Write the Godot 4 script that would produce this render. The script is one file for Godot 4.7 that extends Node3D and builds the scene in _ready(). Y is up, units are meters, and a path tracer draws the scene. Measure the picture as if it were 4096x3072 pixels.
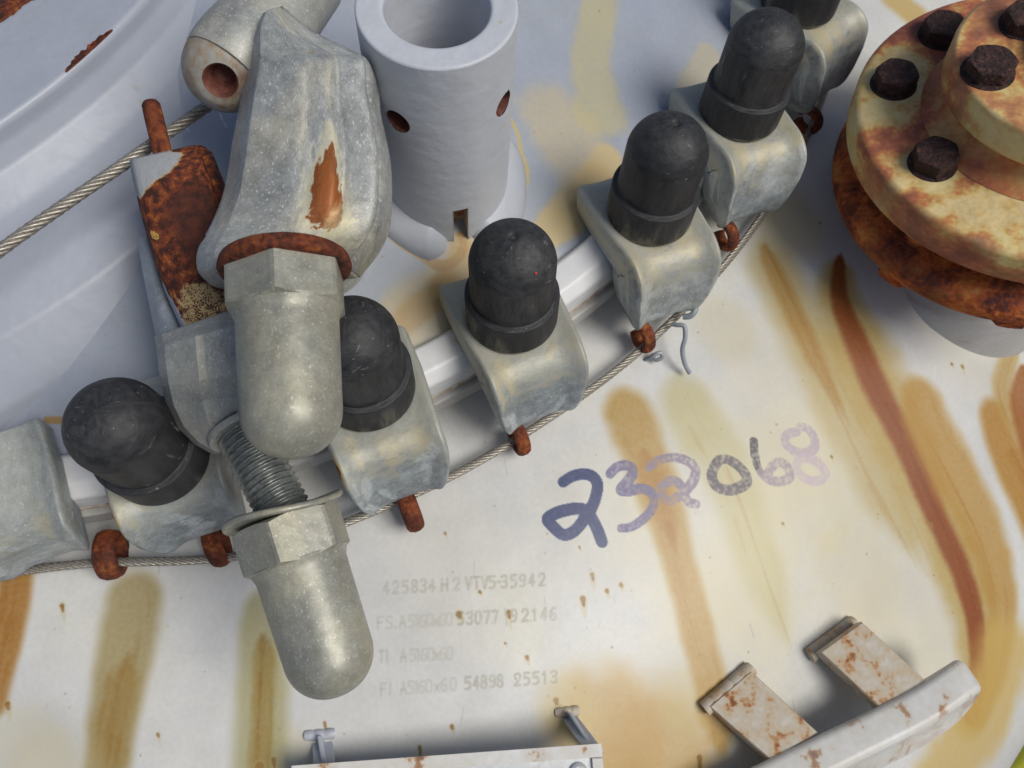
extends Node3D
# Manway of a white painted tank head: clamps with black rubber caps round a lid, galvanised bolt clamp in front.
# Units are metres; y is the axis of the tank. Pixel coordinates below are of the photograph scaled to 2212 x 1659.

const FOC := 3300.0
const KPX := 1.85172
var cam_pos := Vector3(0, 0.4318, 0)
var CX := Vector3(0.99894, 0.04601, 0.0)
var CY := Vector3(-0.0181, 0.3930, -0.91936)
var CZ := Vector3(-0.0423, 0.91839, 0.39342)
var AX := Vector2(-0.3345, -0.7243)          # axis of the manway and of the tank (x, z)
const RB := 0.612                             # radius of the circle of clamp bolts
var used := {}
var M := {}
var rng := RandomNumberGenerator.new()

# ------------------------------------------------------------------ camera helpers
func dir(px: float, py: float) -> Vector3:
	return CX * ((px * KPX - 2048.0) / FOC) - CY * ((py * KPX - 1536.0) / FOC) - CZ
func W(px: float, py: float, depth: float) -> Vector3:
	return cam_pos + dir(px, py) * depth
func G(px: float, py: float, y: float) -> Vector3:
	var d := dir(px, py)
	return cam_pos + d * ((y - cam_pos.y) / d.y)
func prof(tab: Array, r: float) -> float:
	for i in range(tab.size() - 1):
		if r <= tab[i + 1].x:
			var a: Vector2 = tab[max(i - 1, 0)]
			var b: Vector2 = tab[i]
			var c: Vector2 = tab[i + 1]
			var d: Vector2 = tab[min(i + 2, tab.size() - 1)]
			var t: float = clamp((r - b.x) / (c.x - b.x), 0.0, 1.0)
			var m1: float = (c.y - a.y) / max(c.x - a.x, 1e-5) * (c.x - b.x)
			var m2: float = (d.y - b.y) / max(d.x - b.x, 1e-5) * (c.x - b.x)
			return (2 * t * t * t - 3 * t * t + 1) * b.y + (t * t * t - 2 * t * t + t) * m1 + (-2 * t * t * t + 3 * t * t) * c.y + (t * t * t - t * t) * m2
	return tab[tab.size() - 1].y
var head_tab := [Vector2(0.585, -0.073), Vector2(0.65, -0.0785), Vector2(0.72, -0.090), Vector2(0.80, -0.110), Vector2(0.88, -0.141), Vector2(0.96, -0.184), Vector2(1.03, -0.235), Vector2(1.075, -0.290), Vector2(1.10, -0.355), Vector2(1.11, -0.43)]
var lid_tab := [Vector2(0.0, 0.075), Vector2(0.2, 0.064), Vector2(0.35, 0.040), Vector2(0.45, 0.016), Vector2(0.506, 0.0), Vector2(0.56, -0.018), Vector2(0.60, -0.034)]
func on_tab(px: float, py: float, tab: Array) -> Vector3:      # where a ray meets a surface of revolution
	var d := dir(px, py)
	var s := 0.2
	var last := s
	while s < 1.6:
		var p := cam_pos + d * s
		if p.y < prof(tab, Vector2(p.x - AX.x, p.z - AX.y).length()):
			var lo := last
			var hi := s
			for k in 18:
				var m := (lo + hi) / 2
				p = cam_pos + d * m
				if p.y < prof(tab, Vector2(p.x - AX.x, p.z - AX.y).length()): hi = m
				else: lo = m
			return cam_pos + d * lo
		last = s
		s += 0.01
	return cam_pos + d * 1.0

# ------------------------------------------------------------------ mesh helpers
func grid(rows: Array, wrap := true, cap0 := true, cap1 := true, uvs: Array = [], flat := false, up := false) -> ArrayMesh:
	# rows of equally many points -> one surface; area weighted normals; outward faces
	var nr := rows.size()
	var nc: int = rows[0].size()
	var P := PackedVector3Array()
	var UV := PackedVector2Array()
	for i in nr:
		for j in nc:
			P.append(rows[i][j])
			UV.append(uvs[i][j] if uvs else Vector2(float(j) / nc, float(i) / max(1, nr - 1)))
	var I := PackedInt32Array()
	var mc := nc if wrap else nc - 1
	for i in nr - 1:
		for j in mc:
			var a := i * nc + j
			var b := i * nc + (j + 1) % nc
			I.append_array([a, b, a + nc, b, b + nc, a + nc])
	for e in 2:
		if (cap0 if e == 0 else cap1):
			var row: Array = rows[0] if e == 0 else rows[nr - 1]
			var c := Vector3.ZERO
			for q in row: c += q
			c /= nc
			var k := P.size()
			P.append(c)
			UV.append(Vector2(0.5, float(e)))
			var base := k + 1
			for q in row:
				P.append(q)
				UV.append(UV[(0 if e == 0 else (nr - 1) * nc)])
			for j in nc:
				if e == 0: I.append_array([k, base + (j + 1) % nc, base + j])
				else: I.append_array([k, base + j, base + (j + 1) % nc])
	return finish(P, UV, I, flat, up)
func finish(P: PackedVector3Array, UV: PackedVector2Array, I: PackedInt32Array, flat := false, up := false) -> ArrayMesh:
	var vol := 0.0
	var o := P[0]
	for t in range(0, I.size(), 3):
		if up: vol += (P[I[t + 1]] - P[I[t]]).cross(P[I[t + 2]] - P[I[t]]).y
		else: vol += (P[I[t]] - o).dot((P[I[t + 1]] - o).cross(P[I[t + 2]] - o))
	if vol > 0:      # Godot: clockwise fronts
		for t in range(0, I.size(), 3):
			var x := I[t + 1]
			I[t + 1] = I[t + 2]
			I[t + 2] = x
	if flat:
		var P2 := PackedVector3Array()
		var U2 := PackedVector2Array()
		for t in I:
			P2.append(P[t])
			U2.append(UV[t])
		P = P2
		UV = U2
		for t in I.size(): I[t] = t
	var N := PackedVector3Array()
	N.resize(P.size())
	for t in range(0, I.size(), 3):
		var n := (P[I[t + 2]] - P[I[t]]).cross(P[I[t + 1]] - P[I[t]])
		for k in 3: N[I[t + k]] += n
	for k in N.size(): N[k] = N[k].normalized() if N[k].length() > 1e-14 else Vector3.UP
	var arr := []
	arr.resize(Mesh.ARRAY_MAX)
	arr[Mesh.ARRAY_VERTEX] = P
	arr[Mesh.ARRAY_NORMAL] = N
	arr[Mesh.ARRAY_TEX_UV] = UV
	arr[Mesh.ARRAY_INDEX] = I
	var m := ArrayMesh.new()
	m.add_surface_from_arrays(Mesh.PRIMITIVE_TRIANGLES, arr)
	return m
func round_poly(pts: Array, seg := 3, rad := 0.002) -> Array:   # rounds the corners of an open (r, y) profile
	var out := [pts[0]]
	for i in range(1, pts.size() - 1):
		var a: Vector2 = pts[i - 1]
		var b: Vector2 = pts[i]
		var c: Vector2 = pts[i + 1]
		var r: float = min(rad, min(a.distance_to(b), b.distance_to(c)) * 0.45)
		var p := b + (a - b).normalized() * r
		var q := b + (c - b).normalized() * r
		for k in seg + 1:
			var t := float(k) / seg
			out.append(p.lerp(b, t).lerp(b.lerp(q, t), t))
	out.append(pts[pts.size() - 1])
	return out
func lathe(pr: Array, xf := Transform3D.IDENTITY, seg := 64, close0 := true, close1 := true, up := false) -> ArrayMesh:
	var rows := []
	for p in pr:
		var row := []
		for j in seg:
			var a := TAU * j / seg
			row.append(xf * Vector3(p.x * cos(a), p.y, p.x * sin(a)))
		rows.append(row)
	return grid(rows, true, close0, close1, [], false, up)
func tube(path: Array, rad, seg := 12, cap := true) -> ArrayMesh:
	var rows := []
	var n := path.size()
	var u := Vector3.ZERO
	for i in n:
		var t: Vector3 = (path[min(i + 1, n - 1)] - path[max(i - 1, 0)]).normalized()
		if i == 0:
			u = t.cross(Vector3.UP if absf(t.y) < 0.9 else Vector3.RIGHT).normalized()
		u = (u - t * u.dot(t)).normalized()
		var v := t.cross(u)
		var r: float = rad[i] if rad is Array else rad
		var row := []
		for j in seg:
			var a := TAU * j / seg
			row.append(path[i] + (u * cos(a) + v * sin(a)) * r)
		rows.append(row)
	return grid(rows, true, cap, cap)
func spline(pts: Array, n: int) -> Array:
	var out := []
	for i in pts.size() - 1:
		var a = pts[max(i - 1, 0)]
		var b = pts[i]
		var c = pts[i + 1]
		var d = pts[min(i + 2, pts.size() - 1)]
		for k in n:
			var t := float(k) / n
			out.append(0.5 * (2.0 * b + (c - a) * t + (2.0 * a - 5.0 * b + 4.0 * c - d) * t * t + (3.0 * b - a - 3.0 * c + d) * t * t * t))
	out.append(pts[pts.size() - 1])
	return out
func slab(front: Array, back: Vector3, sub := 4, edge := 0.002, flat := false) -> ArrayMesh:
	# a solid casting: a shaped front (rows of points, smoothed) with a rounded rim and a back set off by a vector
	var R := []
	for r in front: R.append(spline(r, sub))
	var nc: int = R[0].size()
	var cols := []
	for j in nc:
		var c := []
		for r in R: c.append(r[j])
		cols.append(spline(c, sub))
	var nr: int = cols[0].size()
	var P := PackedVector3Array()
	var UV := PackedVector2Array()
	var I := PackedInt32Array()
	var bd := back.normalized()
	for side in 2:
		for i in nr:
			for j in nc:
				var p: Vector3 = cols[j][i]
				if side == 1: p += back
				P.append(p)
				UV.append(Vector2(float(j) / (nc - 1), float(i) / (nr - 1)))
	var K := nr * nc
	for i in nr - 1:
		for j in nc - 1:
			var a := i * nc + j
			I.append_array([a, a + 1, a + nc, a + 1, a + nc + 1, a + nc])
			a += K
			I.append_array([a, a + nc, a + 1, a + 1, a + nc, a + nc + 1])
	# rim: perimeter loop, bulging slightly outward
	var loop := []
	for j in nc: loop.append(j)
	for i in range(1, nr): loop.append(i * nc + nc - 1)
	for j in range(nc - 2, -1, -1): loop.append((nr - 1) * nc + j)
	for i in range(nr - 2, 0, -1): loop.append(i * nc)
	var cen := Vector3.ZERO
	for k in loop: cen += P[k]
	cen /= loop.size()
	var fr := [0.0, 0.06, 0.2, 0.8, 0.94, 1.0]
	var bulge := [0.0, 0.7, 1.0, 1.0, 0.7, 0.0]
	var start := P.size()
	for f in fr.size():
		for q in loop.size():
			var p: Vector3 = P[loop[q]]
			var tg: Vector3 = P[loop[(q + 1) % loop.size()]] - P[loop[(q - 1 + loop.size()) % loop.size()]]
			var o := tg.cross(bd).normalized()
			if o.dot(p - cen) < 0: o = -o
			P.append(p + back * fr[f] + o * edge * bulge[f])
			UV.append(UV[loop[q]].lerp(Vector2(0.5, 0.5), 0.02 + 0.3 * fr[f]))
	var L := loop.size()
	for f in fr.size() - 1:
		for q in L:
			var a := start + f * L + q
			var b := start + f * L + (q + 1) % L
			I.append_array([a, a + L, b, b, a + L, b + L])
	return finish(P, UV, I, flat)
func prism(poly: Array, h: Vector3, bev := 0.0012) -> ArrayMesh:      # a flat plate: outline + thickness vector, small bevels
	var c := Vector3.ZERO
	for p in poly: c += p
	c /= poly.size()
	var rows := []
	for s in [[0.0, 1.0], [0.0, 0.0], [1.0, 0.0], [1.0, 1.0]]:
		var row := []
		for p in poly:
			var q: Vector3 = p + (c - p).normalized() * bev * s[1]
			var b: Vector3 = h.normalized() * bev * (1.0 - s[1])
			row.append(q + (b if s[0] == 0.0 else h - b))
		rows.append(row)
	return grid(rows, true, true, true, [], true)
func hex_rows(rad: float, h: float, apo_cut: float, both := true) -> Array:    # rows of a chamfered hexagon along +y
	var rows := []
	var n := 96
	var ap := rad * cos(PI / 6)
	var r0 := []
	var r1 := []
	var r2 := []
	var r3 := []
	for j in n:
		var a := TAU * j / n
		var k := fposmod(a, PI / 3) - PI / 6
		var r: float = min(ap / cos(k), rad * 0.985)
		var dz: float = max(0.0, r - ap * apo_cut) * 0.55
		var d := Vector3(cos(a), 0, sin(a))
		var rc: float = min(r, ap * apo_cut)
		r0.append(d * rc * 0.99)
		r1.append(d * r + Vector3.UP * (dz if both else 0.0))
		r2.append(d * r + Vector3.UP * (h - dz))
		r3.append(d * rc * 0.99 + Vector3.UP * h)
	return [r0, r1, r2, r3]
func xf_rows(rows: Array, xf: Transform3D) -> Array:
	var o := []
	for r in rows:
		var q := []
		for p in r: q.append(xf * p)
		o.append(q)
	return o
func axis_xf(from: Vector3, to: Vector3, twist := 0.0) -> Transform3D:   # +y runs from -> to
	var y := (to - from).normalized()
	var x := y.cross(Vector3(0.1, 0.2, 1.0)).normalized()
	var z := x.cross(y)
	return Transform3D(Basis(x, y, z) * Basis(Vector3.UP, twist), from)

# ------------------------------------------------------------------ scene helpers
func numbered(n: String) -> String:
	var k: int = used.get(n, 0)
	used[n] = k + 1
	return n if k == 0 else "%s_%03d" % [n, k]
func thing(n: String, label: String, category: String, at := Vector3.ZERO, group := "") -> Node3D:
	var o := Node3D.new()
	o.name = numbered(n)
	add_child(o)
	o.position = at
	tag(o, label, category, group)
	return o
func tag(o: Node, label: String, category: String, group := "") -> void:
	o.set_meta("label", label)
	o.set_meta("category", category)
	if group: o.set_meta("group", group)
func part(parent: Node3D, n: String, mesh: Mesh, mat: Material, world := true) -> MeshInstance3D:
	var o := MeshInstance3D.new()
	o.name = n
	o.mesh = mesh
	o.material_override = mat
	parent.add_child(o, true)
	if world and parent != self: o.transform = parent_inverse(parent)
	return o
func parent_inverse(p: Node3D) -> Transform3D:
	var t := Transform3D.IDENTITY
	var q: Node = p
	while q and q != self:
		t = (q as Node3D).transform * t
		q = q.get_parent()
	return t.affine_inverse()

# ------------------------------------------------------------------ textures
func noise(w: int, h: int, freq: float, sd: int, oct := 4, seamless := false, type := FastNoiseLite.TYPE_SIMPLEX_SMOOTH) -> PackedByteArray:
	var f := FastNoiseLite.new()
	f.noise_type = type
	f.seed = sd
	f.frequency = freq
	f.fractal_octaves = oct
	var im: Image = f.get_seamless_image(w, h, false, false, 0.15) if seamless else f.get_image(w, h)
	im.convert(Image.FORMAT_L8)
	return im.get_data()
func ramp(stops: Array, t: float) -> Color:
	for i in stops.size() - 1:
		if t <= stops[i + 1][0]:
			return (stops[i][1] as Color).lerp(stops[i + 1][1], clamp((t - stops[i][0]) / (stops[i + 1][0] - stops[i][0]), 0.0, 1.0))
	return stops[stops.size() - 1][1]
func tex(data: PackedByteArray, w: int, h: int) -> ImageTexture:
	var im := Image.create_from_data(w, h, false, Image.FORMAT_RGB8, data)
	im.generate_mipmaps()
	return ImageTexture.create_from_image(im)
func S(r: float, g: float, b: float) -> Color: return Color(r / 255.0, g / 255.0, b / 255.0)
func noise_tex(n: int, stops: Array, freqs: Array, weights: Array, sd: int, grain := 0.0) -> ImageTexture:
	var ns := []
	for i in freqs.size(): ns.append(noise(n, n, freqs[i], sd + i * 7, 4, true))
	var lut := []
	for k in 256: lut.append(ramp(stops, k / 255.0))
	var d := PackedByteArray()
	d.resize(n * n * 3)
	rng.seed = sd
	for p in n * n:
		var v := 0.0
		for i in ns.size(): v += (ns[i][p] - 127.5) * weights[i]
		v += 127.5 + (rng.randf() - 0.5) * 255.0 * grain
		var c: Color = lut[clampi(int(v), 0, 255)]
		d[p * 3] = int(c.r * 255)
		d[p * 3 + 1] = int(c.g * 255)
		d[p * 3 + 2] = int(c.b * 255)
	return tex(d, n, n)
func gal_data(n: int, sd: int, base: Color, tan: Color, tan_amt: float, speck: float, seamless := true) -> PackedByteArray:
	# hot dip galvanising: mottled grey zinc, spangle glints painted white, patches of tan dirt
	var a := noise(n, n, 0.012, sd, 4, seamless)
	var b := noise(n, n, 0.06, sd + 3, 3, seamless)
	var c := noise(n, n, 0.006, sd + 5, 3, seamless)
	var d := PackedByteArray()
	d.resize(n * n * 3)
	rng.seed = sd
	for p in n * n:
		var v: float = 1.0 + (a[p] - 127.0) / 255.0 * 0.24 + (b[p] - 127.0) / 255.0 * 0.22 + (rng.randf() - 0.5) * 0.14
		var t: float = clamp((c[p] + (a[p] - 127.0) * 0.5 - 110.0) / 90.0, 0.0, 1.0) * tan_amt
		var q := base.lerp(tan, t)
		d[p * 3] = clampi(int(q.r * v * 255), 0, 255)
		d[p * 3 + 1] = clampi(int(q.g * v * 255), 0, 255)
		d[p * 3 + 2] = clampi(int(q.b * v * 255), 0, 255)
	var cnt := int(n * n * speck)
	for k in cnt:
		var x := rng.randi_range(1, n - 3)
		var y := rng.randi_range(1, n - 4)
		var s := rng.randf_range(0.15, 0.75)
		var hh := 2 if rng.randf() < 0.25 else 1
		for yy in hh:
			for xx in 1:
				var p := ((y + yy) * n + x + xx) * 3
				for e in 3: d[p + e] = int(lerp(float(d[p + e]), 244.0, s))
	return d
func mat(t: Texture2D, rough := 0.6, metal := 0.0, spec := 0.5) -> StandardMaterial3D:
	var m := StandardMaterial3D.new()
	m.albedo_texture = t
	m.roughness = rough
	m.metallic = metal
	m.metallic_specular = spec
	return m
func tri(t: Texture2D, size: float, rough := 0.6, metal := 0.0, world := true) -> StandardMaterial3D:
	var m := mat(t, rough, metal)
	m.uv1_triplanar = true
	m.uv1_world_triplanar = world
	m.uv1_scale = Vector3.ONE / size
	return m
func bump(m: StandardMaterial3D, n: int, freq: float, sd: int, strength: float, oct := 4) -> StandardMaterial3D:
	var f := FastNoiseLite.new()
	f.noise_type = FastNoiseLite.TYPE_SIMPLEX_SMOOTH
	f.seed = sd
	f.frequency = freq
	f.fractal_octaves = oct
	var im := f.get_seamless_image(n, n, false, false, 0.15)
	im.convert(Image.FORMAT_RGB8)
	im.bump_map_to_normal_map(strength)
	im.generate_mipmaps()
	m.normal_enabled = true
	m.normal_texture = ImageTexture.create_from_image(im)
	m.normal_scale = 1.0
	return m

# a plan view canvas for paint, stains, marker and stamped figures
class Canvas:
	var w: int
	var h: int
	var x0: float
	var z0: float
	var s: float            # pixels per metre
	var d: PackedByteArray
	var n1: PackedByteArray
	var n2: PackedByteArray
	func put(p: Vector3) -> Vector2: return Vector2((p.x - x0) * s, (p.z - z0) * s)
	func stroke(pts: Array, hw: Array, col: Color, alpha: float, soft: float, rag: float, grain: float, fade0 := 0.0, fade1 := 0.0) -> void:
		var lo := Vector2(1e9, 1e9)
		var hi := Vector2(-1e9, -1e9)
		var mx := 0.0
		for q in hw: mx = max(mx, q)
		for q in pts:
			lo = lo.min(q)
			hi = hi.max(q)
		var e := mx * (1.0 + soft + rag) + 2
		var bx := maxi(0, int(lo.x - e))
		var by := maxi(0, int(lo.y - e))
		var ex := mini(w - 1, int(hi.x + e))
		var ey := mini(h - 1, int(hi.y + e))
		if ex <= bx or ey <= by: return
		var st := 1 if mx < 5.0 else (2 if mx < 12.0 else 4)
		var bw := (ex - bx) / st + 2
		var bh := (ey - by) / st + 2
		var mk := PackedFloat32Array()
		mk.resize(bw * bh)
		mk.fill(-9.0)
		var total := float(pts.size() - 1)
		for i in maxi(1, pts.size() - 1):
			var a: Vector2 = pts[i]
			var b: Vector2 = pts[min(i + 1, pts.size() - 1)]
			var wa: float = hw[min(i, hw.size() - 1)]
			var wb: float = hw[min(i + 1, hw.size() - 1)]
			var ab := b - a
			var l2: float = max(ab.length_squared(), 1e-6)
			var ee: float = max(wa, wb) * (1.0 + soft + rag) + 2 + st
			var sx := maxi(0, int((min(a.x, b.x) - ee - bx) / st))
			var tx := mini(bw - 1, int((max(a.x, b.x) + ee - bx) / st) + 1)
			var sy := maxi(0, int((min(a.y, b.y) - ee - by) / st))
			var ty := mini(bh - 1, int((max(a.y, b.y) + ee - by) / st) + 1)
			for y in range(sy, ty + 1):
				for x in range(sx, tx + 1):
					var p := Vector2(bx + x * st, by + y * st)
					var t: float = clamp((p - a).dot(ab) / l2, 0.0, 1.0)
					var ww: float = wa + (wb - wa) * t
					var k: float = 1.0 - (p.distance_to(a + ab * t) - ww) / max(ww * soft, 0.7)
					var al: float = (i + t) / max(total, 1.0)
					if fade0 > 0.0 and al < fade0: k -= (1.0 - al / fade0) * 1.6
					if fade1 > 0.0 and al > 1.0 - fade1: k -= (1.0 - (1.0 - al) / fade1) * 1.6
					var m := y * bw + x
					if k > mk[m]: mk[m] = k
		var rg: float = rag / max(soft, 0.12) / 127.0
		for cy in bh - 1:
			for cx in bw - 1:
				var m := cy * bw + cx
				var k00 := mk[m]
				var k10 := mk[m + 1]
				var k01 := mk[m + bw]
				var k11 := mk[m + bw + 1]
				if max(max(k00, k10), max(k01, k11)) < -rg * 110.0: continue
				for yy in st:
					var y := by + cy * st + yy
					if y > ey: break
					var fy := float(yy) / st
					for xx in st:
						var x := bx + cx * st + xx
						if x > ex: break
						var fx := float(xx) / st
						var q := y * w + x
						var k: float = (k00 * (1.0 - fx) + k10 * fx) * (1.0 - fy) + (k01 * (1.0 - fx) + k11 * fx) * fy + (n1[q] - 127) * rg
						if k <= 0.003: continue
						if k > 1.0: k = 1.0
						k = k * k * (3.0 - 2.0 * k) * alpha
						if grain > 0.0: k *= clamp(1.0 + ((n2[q] - 127) / 80.0 + (n1[q] - 127) / 160.0) * grain, 0.0, 1.25)
						if k > 1.0: k = 1.0
						q *= 3
						d[q] = int(d[q] + (col.r * 255.0 - d[q]) * k)
						d[q + 1] = int(d[q + 1] + (col.g * 255.0 - d[q + 1]) * k)
						d[q + 2] = int(d[q + 2] + (col.b * 255.0 - d[q + 2]) * k)
func canvas(w: int, h: int, x0: float, z0: float, s: float, base: Color, sd: int) -> Canvas:
	var c := Canvas.new()
	c.w = w
	c.h = h
	c.x0 = x0
	c.z0 = z0
	c.s = s
	c.n1 = noise(w, h, 0.02, sd, 4)
	c.n2 = noise(w, h, 0.16, sd + 1, 2)
	var big := noise(w, h, 0.004, sd + 2, 4)
	c.d.resize(w * h * 3)
	for p in w * h:
		var v: float = 1.0 + (big[p] - 127.0) * 0.00035 + (c.n1[p] - 127.0) * 0.00022 + (c.n2[p] - 127.0) * 0.00016
		var yel: float = clamp((big[p] - 120.0) / 220.0, 0.0, 0.5)
		c.d[p * 3] = mini(255, int(base.r * v * 255))
		c.d[p * 3 + 1] = mini(255, int(base.g * v * (1.0 - yel * 0.012) * 255))
		c.d[p * 3 + 2] = mini(255, int(base.b * v * (1.0 - yel * 0.09) * 255))
	return c
func px_stroke(c: Canvas, tab: Array, pts: Array, hw: Array, col: Color, alpha: float, soft := 0.6, rag := 0.15, grain := 0.3, f0 := 0.0, f1 := 0.0, sub := 4) -> void:
	var sp := spline(pts, sub) if pts.size() > 1 else pts
	var q := []
	var ww := []
	for i in sp.size():
		var p: Vector2 = sp[i]
		var a := on_tab(p.x, p.y, tab)
		q.append(c.put(a))
		var k: float = float(i) / max(1, sp.size() - 1) * (hw.size() - 1)
		var h: float = lerp(float(hw[int(k)]), float(hw[min(int(k) + 1, hw.size() - 1)]), k - int(k))
		ww.append(h * (a - cam_pos).dot(-CZ) * KPX / FOC * c.s)
	c.stroke(q, ww, col, alpha, soft, rag, grain, f0, f1)
func run(c: Canvas, tab: Array, pts: Array, hw: Array, col: Color, alpha: float, soft := 0.6, rag := 0.15, grain := 0.3, f0 := 0.0, f1 := 0.0) -> void:
	# a rust run: a soft wash and, within it, thin separate trickles of darker rust
	px_stroke(c, tab, pts, hw, Color(col.r * .93, col.g * .94, col.b * .90), min(1.0, alpha * 1.05), soft * 1.1, rag, grain, max(f0, .04), f1)
	var dark := Color(col.r * .86, col.g * .76, col.b * .62)
	var n := pts.size()
	for k in 8:
		var a := rng.randi_range(0, n - 2)
		var b: int = clampi(a + rng.randi_range(1, 4), a + 1, n - 1)
		var off := rng.randf_range(-.85, .85)
		var q := []
		for m in range(a, b + 1):
			var tg: Vector2 = (pts[min(m + 1, n - 1)] - pts[max(m - 1, 0)]).normalized()
			var h: float = hw[min(m * hw.size() / n, hw.size() - 1)]
			q.append(pts[m] + Vector2(-tg.y, tg.x) * h * (off + rng.randf_range(-.08, .08)))
		px_stroke(c, tab, q, [rng.randf_range(1.5, 4.5), rng.randf_range(1.0, 3.5), .8], dark, alpha * rng.randf_range(.10, .32), 1.6, .4, .2, .15, .4)
func V(a: Array) -> Array:
	var o := []
	for i in range(0, a.size(), 2): o.append(Vector2(a[i], a[i + 1]))
	return o

var GLYPH := {
	"0": [[.2,0,.8,0,1,.2,1,.8,.8,1,.2,1,0,.8,0,.2,.2,0]], "1": [[.2,.2,.5,0,.5,1]], "2": [[0,.2,.2,0,.8,0,1,.2,1,.4,0,1,1,1]],
	"3": [[0,.1,.3,0,.8,0,1,.2,.8,.45,.4,.48,.8,.5,1,.75,.8,1,.2,1,0,.9]], "4": [[.7,1,.7,0,0,.7,1,.7]], "5": [[1,0,.1,0,.1,.42,.7,.4,1,.6,1,.85,.7,1,.1,1]],
	"6": [[.9,.05,.5,0,.1,.25,0,.7,.2,1,.8,1,1,.75,.8,.5,.2,.5,0,.7]], "7": [[0,0,1,0,.4,1]], "8": [[.5,.46,.15,.4,.1,.15,.3,0,.7,0,.9,.15,.85,.4,.5,.46,.1,.6,0,.8,.25,1,.75,1,1,.8,.9,.6,.5,.46]],
	"9": [[1,.35,.8,.5,.2,.5,0,.3,.2,0,.8,0,1,.3,.95,.75,.6,1,.1,.95]], "A": [[0,1,.5,0,1,1],[.2,.65,.8,.65]], "F": [[1,0,.1,0,.1,1],[.1,.45,.8,.45]],
	"S": [[1,.12,.7,0,.2,0,0,.2,.2,.45,.8,.52,1,.75,.8,1,.2,1,0,.88]], "T": [[0,0,1,0],[.5,0,.5,1]], "I": [[.5,0,.5,1]], "H": [[0,0,0,1],[1,0,1,1],[0,.5,1,.5]],
	"V": [[0,0,.5,1,1,0]], "x": [[.1,.4,.9,1],[.9,.4,.1,1]], "-": [[.1,.5,.9,.5]], ".": [[.4,.95,.6,.95]]}
func stamp(c: Canvas, text: String, xs: Array, y0: float, y1: float, a: Array) -> void:
	for i in text.length():
		var X: float = 756.0 + 0.2198 * xs[i]
		var t: float = float(xs[i] - xs[0]) / (xs[xs.size() - 1] - xs[0])
		var Y: float = 1188.0 + 0.2198 * lerp(y0, y1, t)
		for g in GLYPH[text[i]]:
			var pts := []
			for k in range(0, g.size(), 2): pts.append(Vector2(X + (g[k] - 0.5) * 11.5, Y + (g[k + 1] - 0.5) * 25.0 - (g[k] - 0.5) * 1.0))
			px_stroke(c, head_tab, pts, [1.7], S(128, 124, 104), (a[0] if t < a[2] else a[1]) * (0.55 if t > a[2] else 0.45), 1.3, 0.0, 0.4, 0, 0, 1)

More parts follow.
